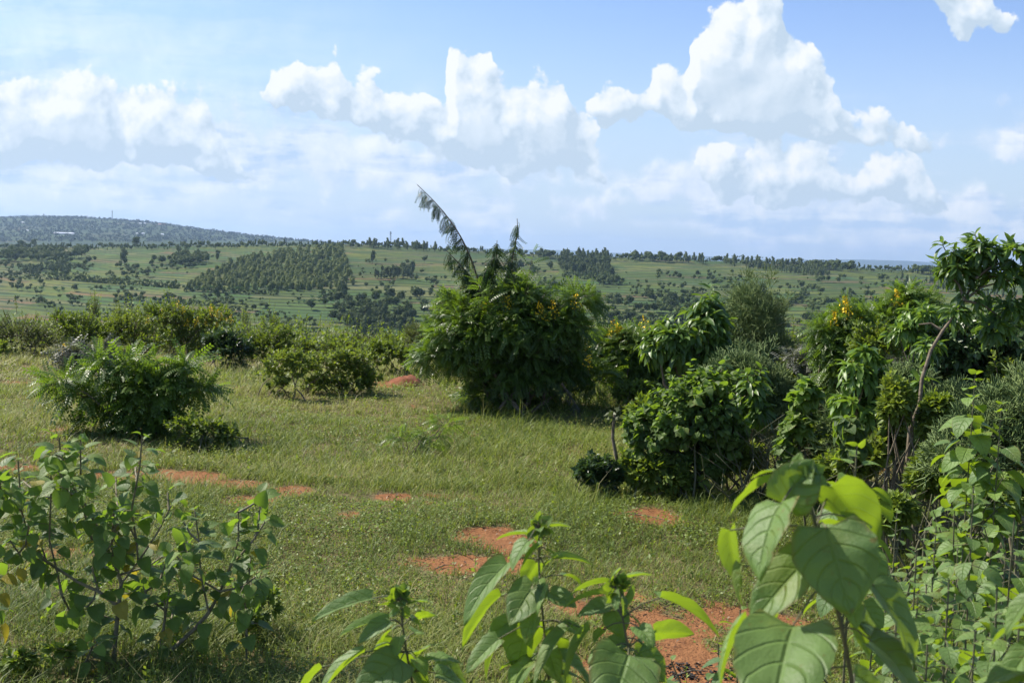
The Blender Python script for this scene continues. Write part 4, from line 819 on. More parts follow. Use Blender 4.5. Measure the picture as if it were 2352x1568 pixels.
big_plant('tallest close plant with the largest drooping heart-shaped leaves, right of the middle foreground', [(1845, 1095), (1852, 1127), (1875, 1203), (1898, 1300), (1913, 1384), (1943, 1460), (1972, 1570)], 1.35, [
    ((1796, 1154), (1714, 1300), 128, .45, lf, -.03, -.09), ((1800, 1156), (1868, 1056), 105, .5, (-.3, -.9, .3), -.02, -.02), ((1782, 1098), (1658, 1146), 44, .9, ed, .01, .03), ((1906, 1112), (2016, 1228), 118, .95, (.25, .55, .8), .0, .05),
    ((1898, 1208), (1958, 1396), 165, .25, c, -.06, -.12, .15), ((1864, 1278), (1713, 1420), 108, .35, (-.5, -.6, .7), -.02, -.05), ((1849, 1300), (1722, 1465), 78, .95, (-.3, .5, .7), .03, .06), ((1822, 1432), (1765, 1650), 185, .4, (-.1, -.65, .8), -.08, -.22, .1),
    ((2005, 1339), (2139, 1520), 105, .15, (.6, -.5, .5), 0, -.03), ((2000, 1470), (2160, 1600), 125, .1, (.4, -.6, .6), -.02, -.06), ((1676, 1215), (1684, 1335), 52, .9, (-.4, .6, .5), .04, .06), ((1713, 1418), (1630, 1566), 46, .7, (-.7, .2, .6), -.02, -.05),
    ((1703, 1297), (1683, 1398), 42, .45, lf, .03, .03), ((1878, 1204), (1948, 1192), 26, .9, ed, .04, .06), ((1862, 1232), (1792, 1268), 60, .2, (-.2, -.4, .9), .03, .05), ((1940, 1400), (2040, 1482), 92, .3, (.4, -.4, .7), .03, .05), ((1965, 1430), (2000, 1495), 46, .95, (.2, .7, .6), .05, .07),
    ((1775, 1082), (1722, 1090), 22, .9, ed, 0, .02), ((1745, 1500), (1690, 1590), 62, .95, (-.3, .6, .6), .02, .0), ((1907, 1128), (1912, 1180), 50, .4, c, .06, .06), ((1830, 1090), (1835, 1040), 34, .8, (-.4, -.7, .4), 0, 0), ((1960, 1545), (2050, 1600), 60, .5, rt, .1, .1)], r=.0052, seed=1, extra=12)
big_plant('close plant with broad pale leaves, middle one of the three at the bottom centre', [(1238, 1212), (1237, 1230), (1233, 1329), (1253, 1453), (1264, 1568)], 1.95, [
    ((1212, 1226), (1137, 1222), 20, .9, ed, 0, .02), ((1245, 1214), (1316, 1192), 20, .9, ed), ((1215, 1240), (1163, 1292), 52, .45, lf, -.02, -.06), ((1245, 1250), (1187, 1292), 22, .5, lf, -.04, -.04), ((1166, 1292), (1048, 1398), 62, .4, (-.5, -.5, .8), 0, -.08),
    ((1152, 1366), (1044, 1460), 50, .95, (-.2, .6, .8), .02, .04), ((1230, 1341), (1172, 1424), 78, .3, c, -.04, -.1), ((1248, 1345), (1204, 1428), 48, .5, (-.6, -.6, .4), -.05, -.1), ((1270, 1283), (1368, 1276), 24, .55, up, 0, .02), ((1232, 1290), (1200, 1338), 46, .95, (0, .8, .5), .04, .05),
    ((1213, 1428), (1178, 1522), 88, .95, (-.1, .75, .55), .03, .05), ((1180, 1424), (1106, 1462), 42, .2, c, .02, .03), ((1145, 1466), (1068, 1534), 52, .4, (-.5, -.5, .7), -.02, -.05), ((1170, 1434), (1090, 1536), 32, .9, (-.4, .5, .7), .04, .04),
    ((1353, 1445), (1264, 1566), 46, .9, (-.4, .5, .7), -.05, -.12), ((1310, 1437), (1206, 1552), 50, .5, (-.6, -.3, .7), -.04, -.1), ((1262, 1440), (1275, 1475), 26, .3, c, -.02, -.02), ((1250, 1300), (1282, 1268), 26, .8, ed, 0, 0), ((1255, 1520), (1330, 1575), 60, .2, rt, .05, .05), ((1240, 1500), (1150, 1590), 60, .3, lf, .1, .1)], seed=2)
big_plant('close plant with long bright leaves reaching right over the bare red soil', [(1414, 1350), (1415, 1374), (1436, 1432), (1448, 1495), (1456, 1570)], 1.85, [
    ((1396, 1337), (1299, 1341), 22, .95, ed, .02, .03), ((1396, 1362), (1285, 1368), 28, .95, (-.1, .4, .9), .02, .03), ((1426, 1306), (1392, 1335), 22, .8, ed), ((1424, 1335), (1494, 1297), 26, .95, ed), ((1405, 1388), (1322, 1402), 46, .15, (-.1, -.6, .8), .03, .04), ((1410, 1400), (1428, 1458), 60, .2, c, .04, .02),
    ((1436, 1380), (1461, 1345), 22, .4, rt), ((1517, 1370), (1664, 1422), 52, .95, (.1, .5, .85), .03, .06), ((1502, 1452), (1587, 1444), 58, .95, (.1, .75, .6), .03, .05), ((1444, 1503), (1405, 1626), 148, .4, (0, -.7, .75), -.04, -.16, .1), ((1418, 1370), (1412, 1400), 24, .3, lf, -.02, -.03),
    ((1430, 1372), (1442, 1412), 22, .3, rt, -.03, -.04), ((1470, 1450), (1492, 1440), 20, .6, rt), ((1440, 1470), (1350, 1510), 48, .2, lf, .04, .05), ((1456, 1500), (1550, 1560), 60, .25, rt, .06, .08)], seed=3)
big_plant('close plant at the bottom with one long pale leaf stretching left', [(918, 1375), (921, 1391), (930, 1515), (956, 1570)], 2.0, [
    ((853, 1374), (713, 1400), 44, .35, (-.2, -.35, .95), 0, -.02), ((888, 1424), (768, 1437), 30, .5, up), ((896, 1424), (820, 1464), 48, .4, (-.2, -.6, .8), -.02, -.05), ((909, 1391), (863, 1379), 22, .95, ed), ((959, 1416), (1002, 1400), 40, .95, (.2, .6, .7), .02, .02), ((938, 1387), (988, 1370), 22, .8, ed),
    ((905, 1470), (858, 1492), 38, .95, (0, .7, .7), .03, .04), ((955, 1507), (994, 1470), 30, .7, ed), ((979, 1515), (1056, 1498), 42, .6, (.2, -.1, .9)), ((835, 1496), (700, 1586), 54, .5, (-.4, -.2, .9), -.02, -.06), ((740, 1530), (676, 1584), 42, .95, (-.3, .5, .8), .03, .03), ((921, 1515), (815, 1596), 95, .2, c, -.04, -.1),
    ((1000, 1525), (1085, 1556), 58, .25, rt, .05, .05), ((925, 1395), (940, 1420), 22, .4, c), ((918, 1400), (890, 1412), 20, .4, lf), ((940, 1530), (1000, 1590), 40, .5, rt)], seed=4)
def shoot_plant(label, px, top, D, H_leaf, n, size, seed, group='leafy plants in the right foreground', name='heart_leaved_plant', lean=0, side=3, young=.5):
    """upright plant with paired leaves, smaller to the tip, and a few side shoots"""
    R = np.random.default_rng(700 + seed); T = at(px, top, D); z0 = float(ground_z(T[0], D)); b = np.array([T[0] - lean, D, z0]); ob = thing(name, label, 'plant', b, group); gs = Geo(); g = Geo()
    def shoot(p0, p1, n_, sz):
        n_ = int(n_ * 1.5)
        tube(gs, [p0, (p0 + p1) / 2 + R.normal(size=3) * .012, p1], .0045, .0018, 5); ax = nrm(p1 - p0); Ln = np.linalg.norm(p1 - p0); e1 = nrm(np.cross(ax, [.2, .9, .1])); e2 = np.cross(ax, e1)
        for h_ in range(n_):
            f_ = h_ / n_; o_ = p1 - (p1 - p0) * min(f_ * H_leaf / Ln, .92)
            for sg in (0, 1):
                if R.random() < .14: continue
                a_ = h_ * 1.57 + sg * math.pi + R.normal() * .5; rad = math.cos(a_) * e1 + math.sin(a_) * e2; k_ = min(f_ * 3, 1); d_ = nrm(rad + ax * (1.1 - 1.1 * k_) + [0, 0, -.1 - .35 * k_ * R.random()]); q_ = o_ + d_ * (.004 + .035 * k_); tube(gs, [o_, q_], .0013, .0011, 3)
                leaves(g, 'heart', q_[None], (d_ - [0, 0, .15])[None], (np.array([0, 0, 1]) + rad * .35 + R.normal(size=3) * .25)[None], size * (.35 + .65 * k_) * R.uniform(.8, 1.15), R.uniform(.15, .5), np.clip(young + .3 - .5 * k_ + R.normal() * .15, 0, 1))
    shoot(b, T, n, size)
    for s_ in range(side):
        q0 = b + (T - b) * R.uniform(.25, .6); a_ = R.uniform(0, 6.28); q1 = q0 + np.array([math.cos(a_) * .16, math.sin(a_) * .16, R.uniform(.18, .4)]); q1[2] = min(q1[2], T[2] - .05); shoot(q0, q1, max(n // 2, 4), size * .85)
    part('stem', gs, [M['stem']], ob); part('foliage', g, [M['near']], ob); return ob
for i_, (px, top, D_, Hl, n, sz, sd_, yg, lb) in enumerate([
    (1968, 1028, 2.35, .34, 9, .085, 2, .6, 'leafy plant whose tip rises just behind the tallest close plant'), (2236, 1118, 2.6, .42, 11, .062, 4, .55, 'upright plant with a bare-looking tip in the right foreground'), (2330, 1190, 2.7, .42, 10, .07, 4, .6, 'plant cut by the right edge at the height of the bare thicket'),
    (2105, 1265, 2.5, .4, 10, .062, 4, .5, 'low bushy plant between the tallest close plant and the upright one'), (2180, 1330, 2.2, .4, 10, .062, 4, .4, 'darker low plant under the upright one'), (2290, 1350, 2.0, .4, 10, .066, 4, .5, 'broad plant filling the bottom right corner'),
    (2060, 1400, 2.1, .35, 9, .06, 4, .3, 'shaded plant right beside the stem of the tallest close plant'), (1700, 1400, 2.5, .3, 8, .06, 3, .25, 'shaded plant left of the lowest leaf of the tallest close plant'), (2240, 1450, 1.9, .35, 9, .062, 4, .4, 'low plant at the bottom edge near the right corner'), (2150, 1210, 3.1, .4, 10, .06, 4, .5, 'plant half hidden behind the upright one'),
    (2240, 860, 4.3, .5, 10, .105, 3, .6, 'tall plant with large pale heart-shaped leaves in front of the creeper near the right edge'), (2300, 930, 4.2, .5, 10, .10, 3, .5, 'second tall plant with large heart-shaped leaves, closer to the right edge'), (2205, 960, 4.6, .4, 9, .09, 3, .5, 'plant with large heart-shaped leaves left of and below the two tall ones'),
    (2020, 1290, 2.9, .4, 10, .06, 5, .5, 'bushy low plant in the gap right of the tallest close plant'), (2110, 1340, 2.7, .4, 10, .06, 5, .5, 'bushy low plant just right of that gap'), (2310, 1270, 3.0, .4, 10, .06, 5, .6, 'bushy plant at the right edge above the bottom corner'), (2200, 1260, 3.2, .4, 10, .058, 5, .6, 'pale bushy plant left of the plant cut by the right edge'), (2340, 1440, 1.8, .35, 9, .06, 4, .5, 'plant at the very corner of the photo, bottom right'), (2130, 1480, 2.0, .35, 9, .06, 5, .3, 'shaded bushy plant at the bottom edge right of the tallest one'), (1650, 1480, 2.6, .3, 8, .05, 3, .3, 'small shaded plant at the bottom between the two close plants'),
    (2060, 1180, 3.3, .4, 9, .06, 3, .45, 'plant behind the bright leaf of the tallest close plant')]):
    shoot_plant(lb, px, top, D_, Hl, int(n * 1.15), sz * (.86 if sz < .07 else 1), i_, young=yg + .1, side=sd_ + 2)  # shaded plants get a darker leaf tint, their shade put into the colour
g = None
big_plant('single pale leaf reaching in from the right edge on a close plant', [(2400, 1330), (2410, 1400), (2420, 1500)], 1.3, [((2368, 1372), (2300, 1448), 50, .5, (-.5, -.3, .8), 0, 0), ((2390, 1340), (2460, 1420), 60, .4, rt), ((2365, 1490), (2290, 1590), 60, .45, (-.5, -.4, .7), 0, 0)], seed=6)
# hanging leaves of the plant in the left foreground edge of the grass: shaded weed tufts are part of the grass below

# ------------------------------------------------------------------ grass and ground cover
mgr, q, out = mat('grass'); t = attr(q, 'tint'); r_ = q.new('ShaderNodeValToRGB'); cr = r_.color_ramp
cr.elements[0].color = (.085, .135, .024, 1); cr.elements[1].color = (.42, .39, .18, 1); cr.elements[1].position = 1
for ps, c_ in ((.3, (.155, .215, .032)), (.55, (.25, .285, .055)), (.78, (.34, .31, .12))): e = cr.elements.new(ps); e.color = (*c_, 1)
q.put(r_.inputs[0], t); p = q.new('ShaderNodeBsdfPrincipled'); q.l.new(r_.outputs[0], p.inputs['Base Color']); p.inputs['Roughness'].default_value = .55; p.inputs['Specular IOR Level'].default_value = .35
tr = q.new('ShaderNodeBsdfTranslucent'); q.put(tr.inputs[0], q.mix(.5, r_.outputs[0], (.34, .42, .05))); mx = q.new('ShaderNodeMixShader'); mx.inputs[0].default_value = .4
q.l.new(p.outputs[0], mx.inputs[1]); q.l.new(tr.outputs[0], mx.inputs[2]); q.l.new(mx.outputs[0], out.inputs[0])
R = np.random.default_rng(99)
def scatter(n, y0, y1, power=1.0):
    y = y0 + (y1 - y0) * R.random(n) ** power; x = (R.random(n) * 2 - 1) * (.56 * y + 1.3); return x, y
def blades(g, n, y0, y1, h, wd, straw, tuft=0, power=1.0, hvar=.5):
    x, y = scatter(n, y0, y1, power)
    if tuft: k = max(n // tuft, 1); x = np.repeat(x[:k], tuft) + R.normal(size=k * tuft) * .035; y = np.repeat(y[:k], tuft) + R.normal(size=k * tuft) * .035
    s = soil_at(x, y); dens = fbm(x * .9, y * .9, 3, 77); keep = (R.random(len(x)) > s * 1.45) & (R.random(len(x)) < .35 + 1.3 * dens)
    x, y = x[keep], y[keep]; n = len(x); dens = dens[keep]; z = ground_z(x, y) - .01
    H = h * (.25 + 1.6 * fbm(x * .9, y * .9, 3, 12) ** 1.3) * R.uniform(1 - hvar, 1 + hvar, n); a = R.uniform(0, 6.28, n); ln = H * R.uniform(.3, 2.2, n)
    d = np.column_stack([np.cos(a), np.sin(a), np.zeros(n)]); side = np.column_stack([-np.sin(a), np.cos(a), np.zeros(n)]) * (wd * R.uniform(.6, 1.3, n) * .5)[:, None]
    B = np.column_stack([x, y, z]); Mi = B + d * (ln * .3)[:, None] + np.column_stack([np.zeros(n), np.zeros(n), H * .62]); Tp = B + d * ln[:, None] + np.column_stack([np.zeros(n), np.zeros(n), H])
    V = np.stack([B - side, B + side, Mi + side * .8, Mi - side * .8, Tp], 1).reshape(-1, 3); k = np.arange(n)[:, None] * 5
    ti = np.clip(straw - .07 + 1.1 * (fbm(x * .45 + 5, y * .45, 4, 33) - .5) + .25 * sm(y, 10, 16) * (x < -1) + R.normal(size=n) * .16, 0, 1)
    sh = g.n; g.add(V, np.concatenate([k + [0, 1, 2, 3]]), np.repeat(ti, 5)); g.f[3].append(np.concatenate([k + [3, 2, 4]]) + sh); g.fm[3].append(np.zeros(n, int))
g = Geo()
blades(g, 95000, 2.2, 5.5, .085, .0040, .30, 5); blades(g, 165000, 5, 9, .060, .0045, .42, 6); blades(g, 160000, 8.5, 14, .060, .0065, .52, 6); blades(g, 90000, 13.5, 24, .085, .010, .6, 5)
blades(g, 20000, 3, 10, .10, .0045, .28, 14); blades(g, 20000, 9, 18, .11, .007, .34, 14); blades(g, 5000, 3, 14, .16, .003, .8, 3); blades(g, 5000, 12, 22, .20, .005, .85, 3)
tag(link('grass', g.mesh('grass', [mgr])), 'rough green and straw-coloured grass of the field', 'grass', kind='stuff')
# small-leaved ground cover between the blades
g = Geo(); 
def cover(n, y0, y1, size, tint, seedn, thr, h, m=0):
    x, y = scatter(n, y0, y1); f_ = fbm(x * 1.1 + seedn, y * 1.1, 3, seedn); k = (f_ > thr) & (R.random(n) > soil_at(x, y) * 1.0); x, y = x[k], y[k]; n = len(x); z = ground_z(x, y) + R.random(n) * h * (f_[k] - thr) / (1 - thr) * 2 + .01
    leaves(g, 'small', np.column_stack([x, y, z]), np.column_stack([R.normal(size=(n, 2)), R.uniform(-.1, .6, n)]), R.normal(size=(n, 3)) * .4 + [0, 0, 1], size * R.uniform(.6, 1.3, n), .2, np.clip(tint + R.normal(size=n) * .18, 0, 1), m, 1.3)
cover(140000, 2.5, 8, .017, .40, 14, .42, .09); cover(145000, 7, 15, .022, .45, 24, .42, .09); cover(50000, 14, 22, .034, .5, 34, .46, .12)
cover(60000, 5, 12, .012, .55, 44, .56, .15, 1); cover(50000, 10, 17, .018, .6, 54, .56, .14, 1)
kx, ky = scatter(1500, 2.8, 19); w_c = fbm(kx * .7, ky * .7, 3, 91); k = (w_c > .47) & (soil_at(kx, ky) < .6); kx, ky = kx[k], ky[k]; n = len(kx)
z0 = ground_z(kx, ky); hh = R.uniform(.05, .17, n) * (.6 + w_c[k]); tip = np.column_stack([kx + R.normal(size=n) * .05, ky + R.normal(size=n) * .05, z0 + hh])
leafy_shoots(g, np.column_stack([kx, ky, z0]), tip, 'small', 12, .035, R, .1, .25, .4, .6, span=.95, stem_r=.0015, stem_i=0)
kx, ky = scatter(900, 4, 16); w_c = fbm(kx * .8, ky * .8, 3, 191); k = (w_c > .52) & (soil_at(kx, ky) < .6); kx, ky = kx[k], ky[k]; n = len(kx)
z0 = ground_z(kx, ky); tip = np.column_stack([kx, ky, z0 + R.uniform(.08, .20, n)])
leafy_shoots(g, np.column_stack([kx, ky, z0]), tip, 'small', 16, .020, R, -.2, .1, .6, .4, span=.8, stem_r=.0012, stem_i=1, mat_i=1)
mherb = leaf_mat('yellow_herb', (.22, .24, .04), (.36, .33, .05), (.35, .36, .04), .6, .35)
tag(link('ground_cover', g.mesh('ground_cover', [M['lime'], mherb])), 'low leafy weeds and yellowish herbs creeping between the grass', 'ground cover', kind='stuff')
g = None
# dry sticks and dead leaves on the bare soil
R = np.random.default_rng(17)
for i_, (a, b_, lb, r1) in enumerate([((1440, 1182), (1540, 1200), 'long pale dry stick lying on the bare soil in front of the round-leaved shrub', .006), ((1405, 1192), (1470, 1180), 'shorter dark stick beside the long pale one', .006), ((1555, 1555), (1625, 1545), 'dry stick lying by the charred bits at the bottom edge', .005), ((1430, 1515), (1500, 1530), 'thin twig on the bare soil at the bottom', .004), ((1000, 1310), (1040, 1300), 'short stick on the bare soil left of the close plants', .004)]):
    A, B = on_ground(*a), on_ground(*b_); g = Geo(); m1 = (A + B) / 2 + [0, .02, .0]; tube(g, [A + [0, 0, .012], m1 + [0, 0, .016], B + [0, 0, .010]], r1, r1 * .5, 6)
    tag(link('dry_stick', g.mesh('dry_stick', [M['wood' if i_ != 1 else 'brown']])), lb, 'stick', 'dry sticks on the bare soil')
g = Geo(); n = 600; k = R.integers(0, len(PW), n); P = np.array(PW)[k]; x = P[:, 0] + R.normal(size=n) * P[:, 2] * .6; y = P[:, 1] + R.normal(size=n) * P[:, 3] * .6
leaves(g, 'small', np.column_stack([x, y, ground_z(x, y) + .012]), R.normal(size=(n, 3)) * [1, 1, .1], R.normal(size=(n, 3)) * .3 + [0, 0, 1], R.uniform(.010, .032, n), .5, R.random(n), 0, .9)
mdead, q, out = mat('dead_leaf'); pd = q.new('ShaderNodeBsdfPrincipled'); q.put(pd.inputs['Base Color'], q.mix(attr(q, 'tint'), (.09, .05, .028), (.30, .21, .13))); pd.inputs['Roughness'].default_value = .8; q.l.new(pd.outputs[0], out.inputs[0])
tag(link('leaf_litter', g.mesh('leaf_litter', [mdead])), 'dead leaves and bits of bark scattered on the red soil', 'litter', kind='stuff')
g = Geo(); n = 120; c0_ = on_ground(1590, 1545); x = c0_[0] + R.normal(size=n) * .11; y = c0_[1] + R.normal(size=n) * .05
for k in range(n): a = R.uniform(0, 6.28); r_c = R.uniform(.002, .006); d = np.array([math.cos(a), math.sin(a), R.normal() * .2]) * r_c * R.uniform(1, 3); p_ = np.array([x[k], y[k], float(ground_z(x[k], y[k])) + .008]); tube(g, [p_ - d, p_ + d], r_c, r_c * .7, 5)
tag(link('charcoal_bits', g.mesh('charcoal_bits', [plain('charcoal', (.012, .012, .012), (.05, .045, .04), 60, .8)])), 'scatter of small charred black bits on the soil at the bottom edge', 'charcoal', kind='stuff')
# undergrowth that closes the edge of the field and the slope below it
g = Geo(); n = 3600; y = 18.5 + 13 * R.random(n); x = (R.random(n) * 2 - 1) * (.55 * y + 2); z0 = ground_z(x, y); hh = R.uniform(.15, .5, n) * (1 + .9 * fbm(x * .3, y * .3, 2, 8)); tip = np.column_stack([x + R.normal(size=n) * .2, y, z0 + hh]); st = np.column_stack([x, y, z0])
leafy_shoots(g, st, tip, 'small', 12, .10, R, .15, .2, .35, .5, span=.85, stem_r=.004)
tag(link('undergrowth', g.mesh('undergrowth', [M['shrub'], M['wood']])), 'tangled undergrowth behind the row of shrubs at the far edge of the field', 'undergrowth', kind='stuff')
g = Geo(); n = 1500; x = R.uniform(1.6, 6.6, n); y = R.uniform(5.5, 14, n); k = (x > 1.0 + .26 * y) ; x, y = x[k], y[k]; n = len(x); z0 = ground_z(x, y); tip = np.column_stack([x + R.normal(size=n) * .12, y + R.normal(size=n) * .1, z0 + R.uniform(.15, .5, n)])
leafy_shoots(g, np.column_stack([x, y, z0]), tip, 'small', 9, .05, R, .15, .2, .35, .5, span=.8, stem_r=.0025)
tag(link('thicket_undergrowth', g.mesh('thicket_undergrowth', [M['shrub'], M['stem']])), 'low leafy undergrowth beneath the bushes on the right side', 'undergrowth', kind='stuff')

# ------------------------------------------------------------------ trees of the valley side
def hmat(name, a, b):
    m, q, out = mat(name); t = attr(q, 'tint'); oi = q.new('ShaderNodeObjectInfo').outputs['Random']
    c = q.mix(q.m('ADD', q.m('MULTIPLY', t, .65), q.m('MULTIPLY', oi, .35)), a, b)
    p = q.new('ShaderNodeBsdfPrincipled'); q.put(p.inputs['Base Color'], c); p.inputs['Roughness'].default_value = .7; p.inputs['Specular IOR Level'].default_value = .2
    tr = q.new('ShaderNodeBsdfTranslucent'); q.put(tr.inputs[0], c); mx = q.new('ShaderNodeMixShader'); mx.inputs[0].default_value = .25
    q.l.new(p.outputs[0], mx.inputs[1]); q.l.new(tr.outputs[0], mx.inputs[2]); q.l.new(mx.outputs[0], out.inputs[0]); return m
HM = {'dark': hmat('evergreen_crown', (.042, .072, .014), (.088, .122, .024)), 'euc': hmat('eucalyptus_crown', (.055, .088, .026), (.12, .155, .042)), 'young': hmat('plantation_crown', (.075, .115, .020), (.17, .20, .040)),
      'banana': hmat('banana_leaves', (.05, .11, .035), (.10, .19, .06)), 'bush': hmat('bush_crown', (.048, .080, .014), (.105, .142, .024))}
R = np.random.default_rng(321)
def tree_mesh(kind, H, n, R, origin=(0, 0, 0), scale=1.0, g=None):
    g = g or Geo(); o_ = np.array(origin, float)
    if kind in ('dark', 'bush'): lob = [((R.normal() * .10, R.normal() * .10, .58 + R.uniform(-.1, .18)), R.uniform(.20, .32)) for _ in range(6)]; zf = .85; cs = .13
    elif kind == 'euc': lob = [((R.normal() * .05, R.normal() * .05, z), .13 * (1.25 - abs(z - .55))) for z in (.35, .5, .62, .75, .88)]; zf = 1.3; cs = .075
    elif kind == 'young': lob = [((R.normal() * .03, R.normal() * .03, z), r_) for z, r_ in ((.30, .36), (.52, .36), (.75, .24))]; zf = 1.0; cs = .11
    elif kind == 'flat': lob = [((R.normal() * .3, R.normal() * .3, .85), .32) for _ in range(6)]; zf = .28; cs = .11
    else: lob = [((R.normal() * .12, R.normal() * .12, .5), .3) for _ in range(3)]; zf = 1.0; cs = .22
    L = np.array([l[0] for l in lob]); Rr = np.array([l[1] for l in lob]); k = R.integers(0, len(lob), n); d = nrm(R.normal(size=(n, 3)) + [0, 0, .15]); P = L[k] + d * Rr[k][:, None] * [1, 1, zf] * R.uniform(.65, 1.12, (n, 1))
    P[:, 2] = np.maximum(P[:, 2], .06); ti = np.clip(R.random(n) * .6 + .4 * R.random(len(lob))[k], 0, 1)
    if kind in ('young', 'dark', 'bush', 'euc'):
        a_ = np.arange(6) * math.pi / 3; e_ = np.array([-.9, -.35, .3, .9]) * 1.35
        A_, E_ = np.meshgrid(a_, e_, indexing='ij'); D_ = np.stack([np.cos(A_) * np.cos(E_), np.sin(A_) * np.cos(E_), np.sin(E_)], -1).reshape(-1, 3)
        i_ = np.arange(6)[:, None] * 4; i2 = ((np.arange(6) + 1) % 6)[:, None] * 4; j_ = np.arange(3)[None]; fc = np.stack([i_ + j_, i2 + j_, i2 + j_ + 1, i_ + j_ + 1], -1).reshape(-1, 4)
        for c_, r_ in zip(L, Rr): g.add((c_ + D_ * r_ * .84 * R.uniform(.8, 1.15, (24, 1)) * [1, 1, zf]) * H + o_, fc, R.uniform(.2, .9), 0)
    if kind == 'banana': leaves(g, 'sword', L[k] * H * [1, 1, .6] + o_, d * [1, 1, .6] + [0, 0, .7], R.normal(size=(n, 3)) + [0, 0, .5], H * .55, .8, ti, 0, 4)
    else: leaves(g, 'clump', P * H + o_, R.normal(size=(n, 3)), d + R.normal(size=(n, 3)) * .18 + [0, 0, .1], H * cs * R.uniform(.6, 1.1, n), 0, ti, 0)
    tube(g, np.array([[0, 0, -.06], [.01, 0, .3], [0, 0, .62 if kind != 'flat' else .8]]) * H + o_, H * .022, H * .009, 4, .5, 1)
    return g
def inpoly(x, y, poly):
    c_ = False; n = len(poly)
    for i in range(n):
        (x1, y1), (x2, y2) = poly[i], poly[(i + 1) % n]
        if (y1 > y) != (y2 > y) and x < (x2 - x1) * (y - y1) / (y2 - y1) + x1: c_ = not c_
    return c_
TR = []   # px, py (foot), height in photo px, kind, label, group
def fill(poly, n, h, kind, label, jit=.25):
    xs = [p_[0] for p_ in poly]; ys = [p_[1] for p_ in poly]; c_ = 0; tr_ = 0
    while c_ < n and tr_ < n * 60:
        tr_ += 1; x, y = R.uniform(min(xs), max(xs)), R.uniform(min(ys), max(ys))
        if inpoly(x, y, poly) and (label[:5] not in ('small', 'large') or fbm(np.array(x * .022), np.array(y * .05), 2, 66) > .40 + .18 * R.random()): TR.append((x, y, h * R.uniform(1 - jit, 1 + jit), kind, label)); c_ += 1
hd = lambda s: s
fill([(420, 665), (520, 612), (600, 588), (700, 578), (785, 572), (800, 620), (815, 658), (690, 670)], 640, 17, 'young', 'young rounded tree in the dense plantation covering the middle of the hillside')
fill([(0, 585), (200, 582), (205, 592), (60, 605), (0, 600)], 120, 20, 'bush', 'bushy tree of the green wood near the top of the hill at the far left')
fill([(50, 625), (160, 610), (165, 628), (60, 636)], 60, 17, 'euc', 'grey green tree of the small grove under the wood at the far left')
fill([(360, 605), (470, 590), (480, 608), (380, 615)], 45, 20, 'bush', 'tree of the clump left of the plantation')
fill([(860, 640), (950, 625), (945, 640), (870, 645)], 46, 24, 'euc', 'thin pale tree of the airy grove left of the big shrub\'s shoots')
fill([(1275, 608), (1395, 610), (1415, 645), (1300, 632)], 130, 24, 'euc', 'tall grey green tree of the dark-edged eucalyptus grove on the right hillside')
fill([(1370, 652), (1420, 645), (1422, 655), (1380, 662)], 14, 20, 'dark', 'dark tree at the lower right end of the eucalyptus grove')
fill([(1680, 615), (1850, 618), (1920, 632), (1900, 640), (1750, 622)], 130, 15, 'euc', 'slender tree of the thin wood below the ridge on the right')
fill([(2050, 640), (2180, 655), (2352, 680), (2352, 700), (2250, 685), (2060, 655)], 80, 18, 'euc', 'slender tree of the wood behind the leaning tree')
fill([(740, 700), (980, 680), (990, 760), (840, 775), (760, 740)], 90, 26, 'dark', 'dark tree of the loose wood left of the big shrub')
fill([(780, 730), (900, 720), (960, 775), (820, 785)], 45, 30, 'euc', 'tall thin tree in the valley wood left of the big shrub')
fill([(1350, 690), (1600, 690), (1620, 750), (1400, 760)], 85, 22, 'dark', 'dark tree scattered over the slope right of the big shrub')
fill([(1640, 740), (1900, 740), (1900, 790), (1650, 790)], 60, 24, 'dark', 'dark tree at the foot of the slope behind the pencil-twig bushes')
for poly, n, lb in (([(0, 600), (450, 600), (420, 690), (0, 700)], 190, 'small tree scattered over the terraces at the far left'), ([(0, 690), (700, 680), (740, 780), (0, 760)], 260, 'small tree on the lower left terraces above the back row of shrubs'),
                    ([(820, 600), (1280, 610), (1280, 720), (820, 700)], 160, 'small tree on the terraces behind the big shrub'), ([(1400, 625), (2150, 640), (2150, 760), (1400, 740)], 300, 'small tree scattered over the open terraces on the right'),
                    ([(400, 570), (430, 570), (560, 590), (400, 600)], 10, 'small tree above the clump left of the plantation')):
    fill(poly, int(n * 1.5), 10.5, 'bush', lb, .5); fill(poly, n // 8, 19, 'dark', 'larger dark ' + lb[6:], .3)
for x in np.arange(-60, 2400, 4.2):
    y = float(np.interp(x, [a for a, b in RIDGE], [b for a, b in RIDGE])) + 3 + R.random() * 7
    if fbm(x * .02, 0 * x, 3, 5) > .30 or x < 1000 or R.random() < .6: TR.append((x, y, R.uniform(8, 17), ['euc', 'bush', 'dark', 'euc'][R.integers(0, 4)], 'tree of the broken line of trees along the top of the hill'))
for x0, x1, kd in ((1230, 1300, 'dark'), (1450, 1560, 'dark'), (1560, 1620, 'euc'), (1840, 1960, 'dark'), (2100, 2160, 'dark'), (840, 1000, 'euc'), (1290, 1400, 'euc'), (1660, 1840, 'euc')):
    for _ in range(int((x1 - x0) / 4)):
        x = R.uniform(x0, x1); TR.append((x, float(np.interp(x, [a for a, b in RIDGE], [b for a, b in RIDGE])) + 4 + R.random() * 7, R.uniform(14, 24), kd, 'taller tree in the line of trees along the top of the hill'))
for x in (1690, 1745, 1838, 1885, 1915): TR.append((x, float(np.interp(x, [a for a, b in RIDGE], [b for a, b in RIDGE])) + 5, 20, 'flat', 'flat-topped acacia on the ridge at the right'))
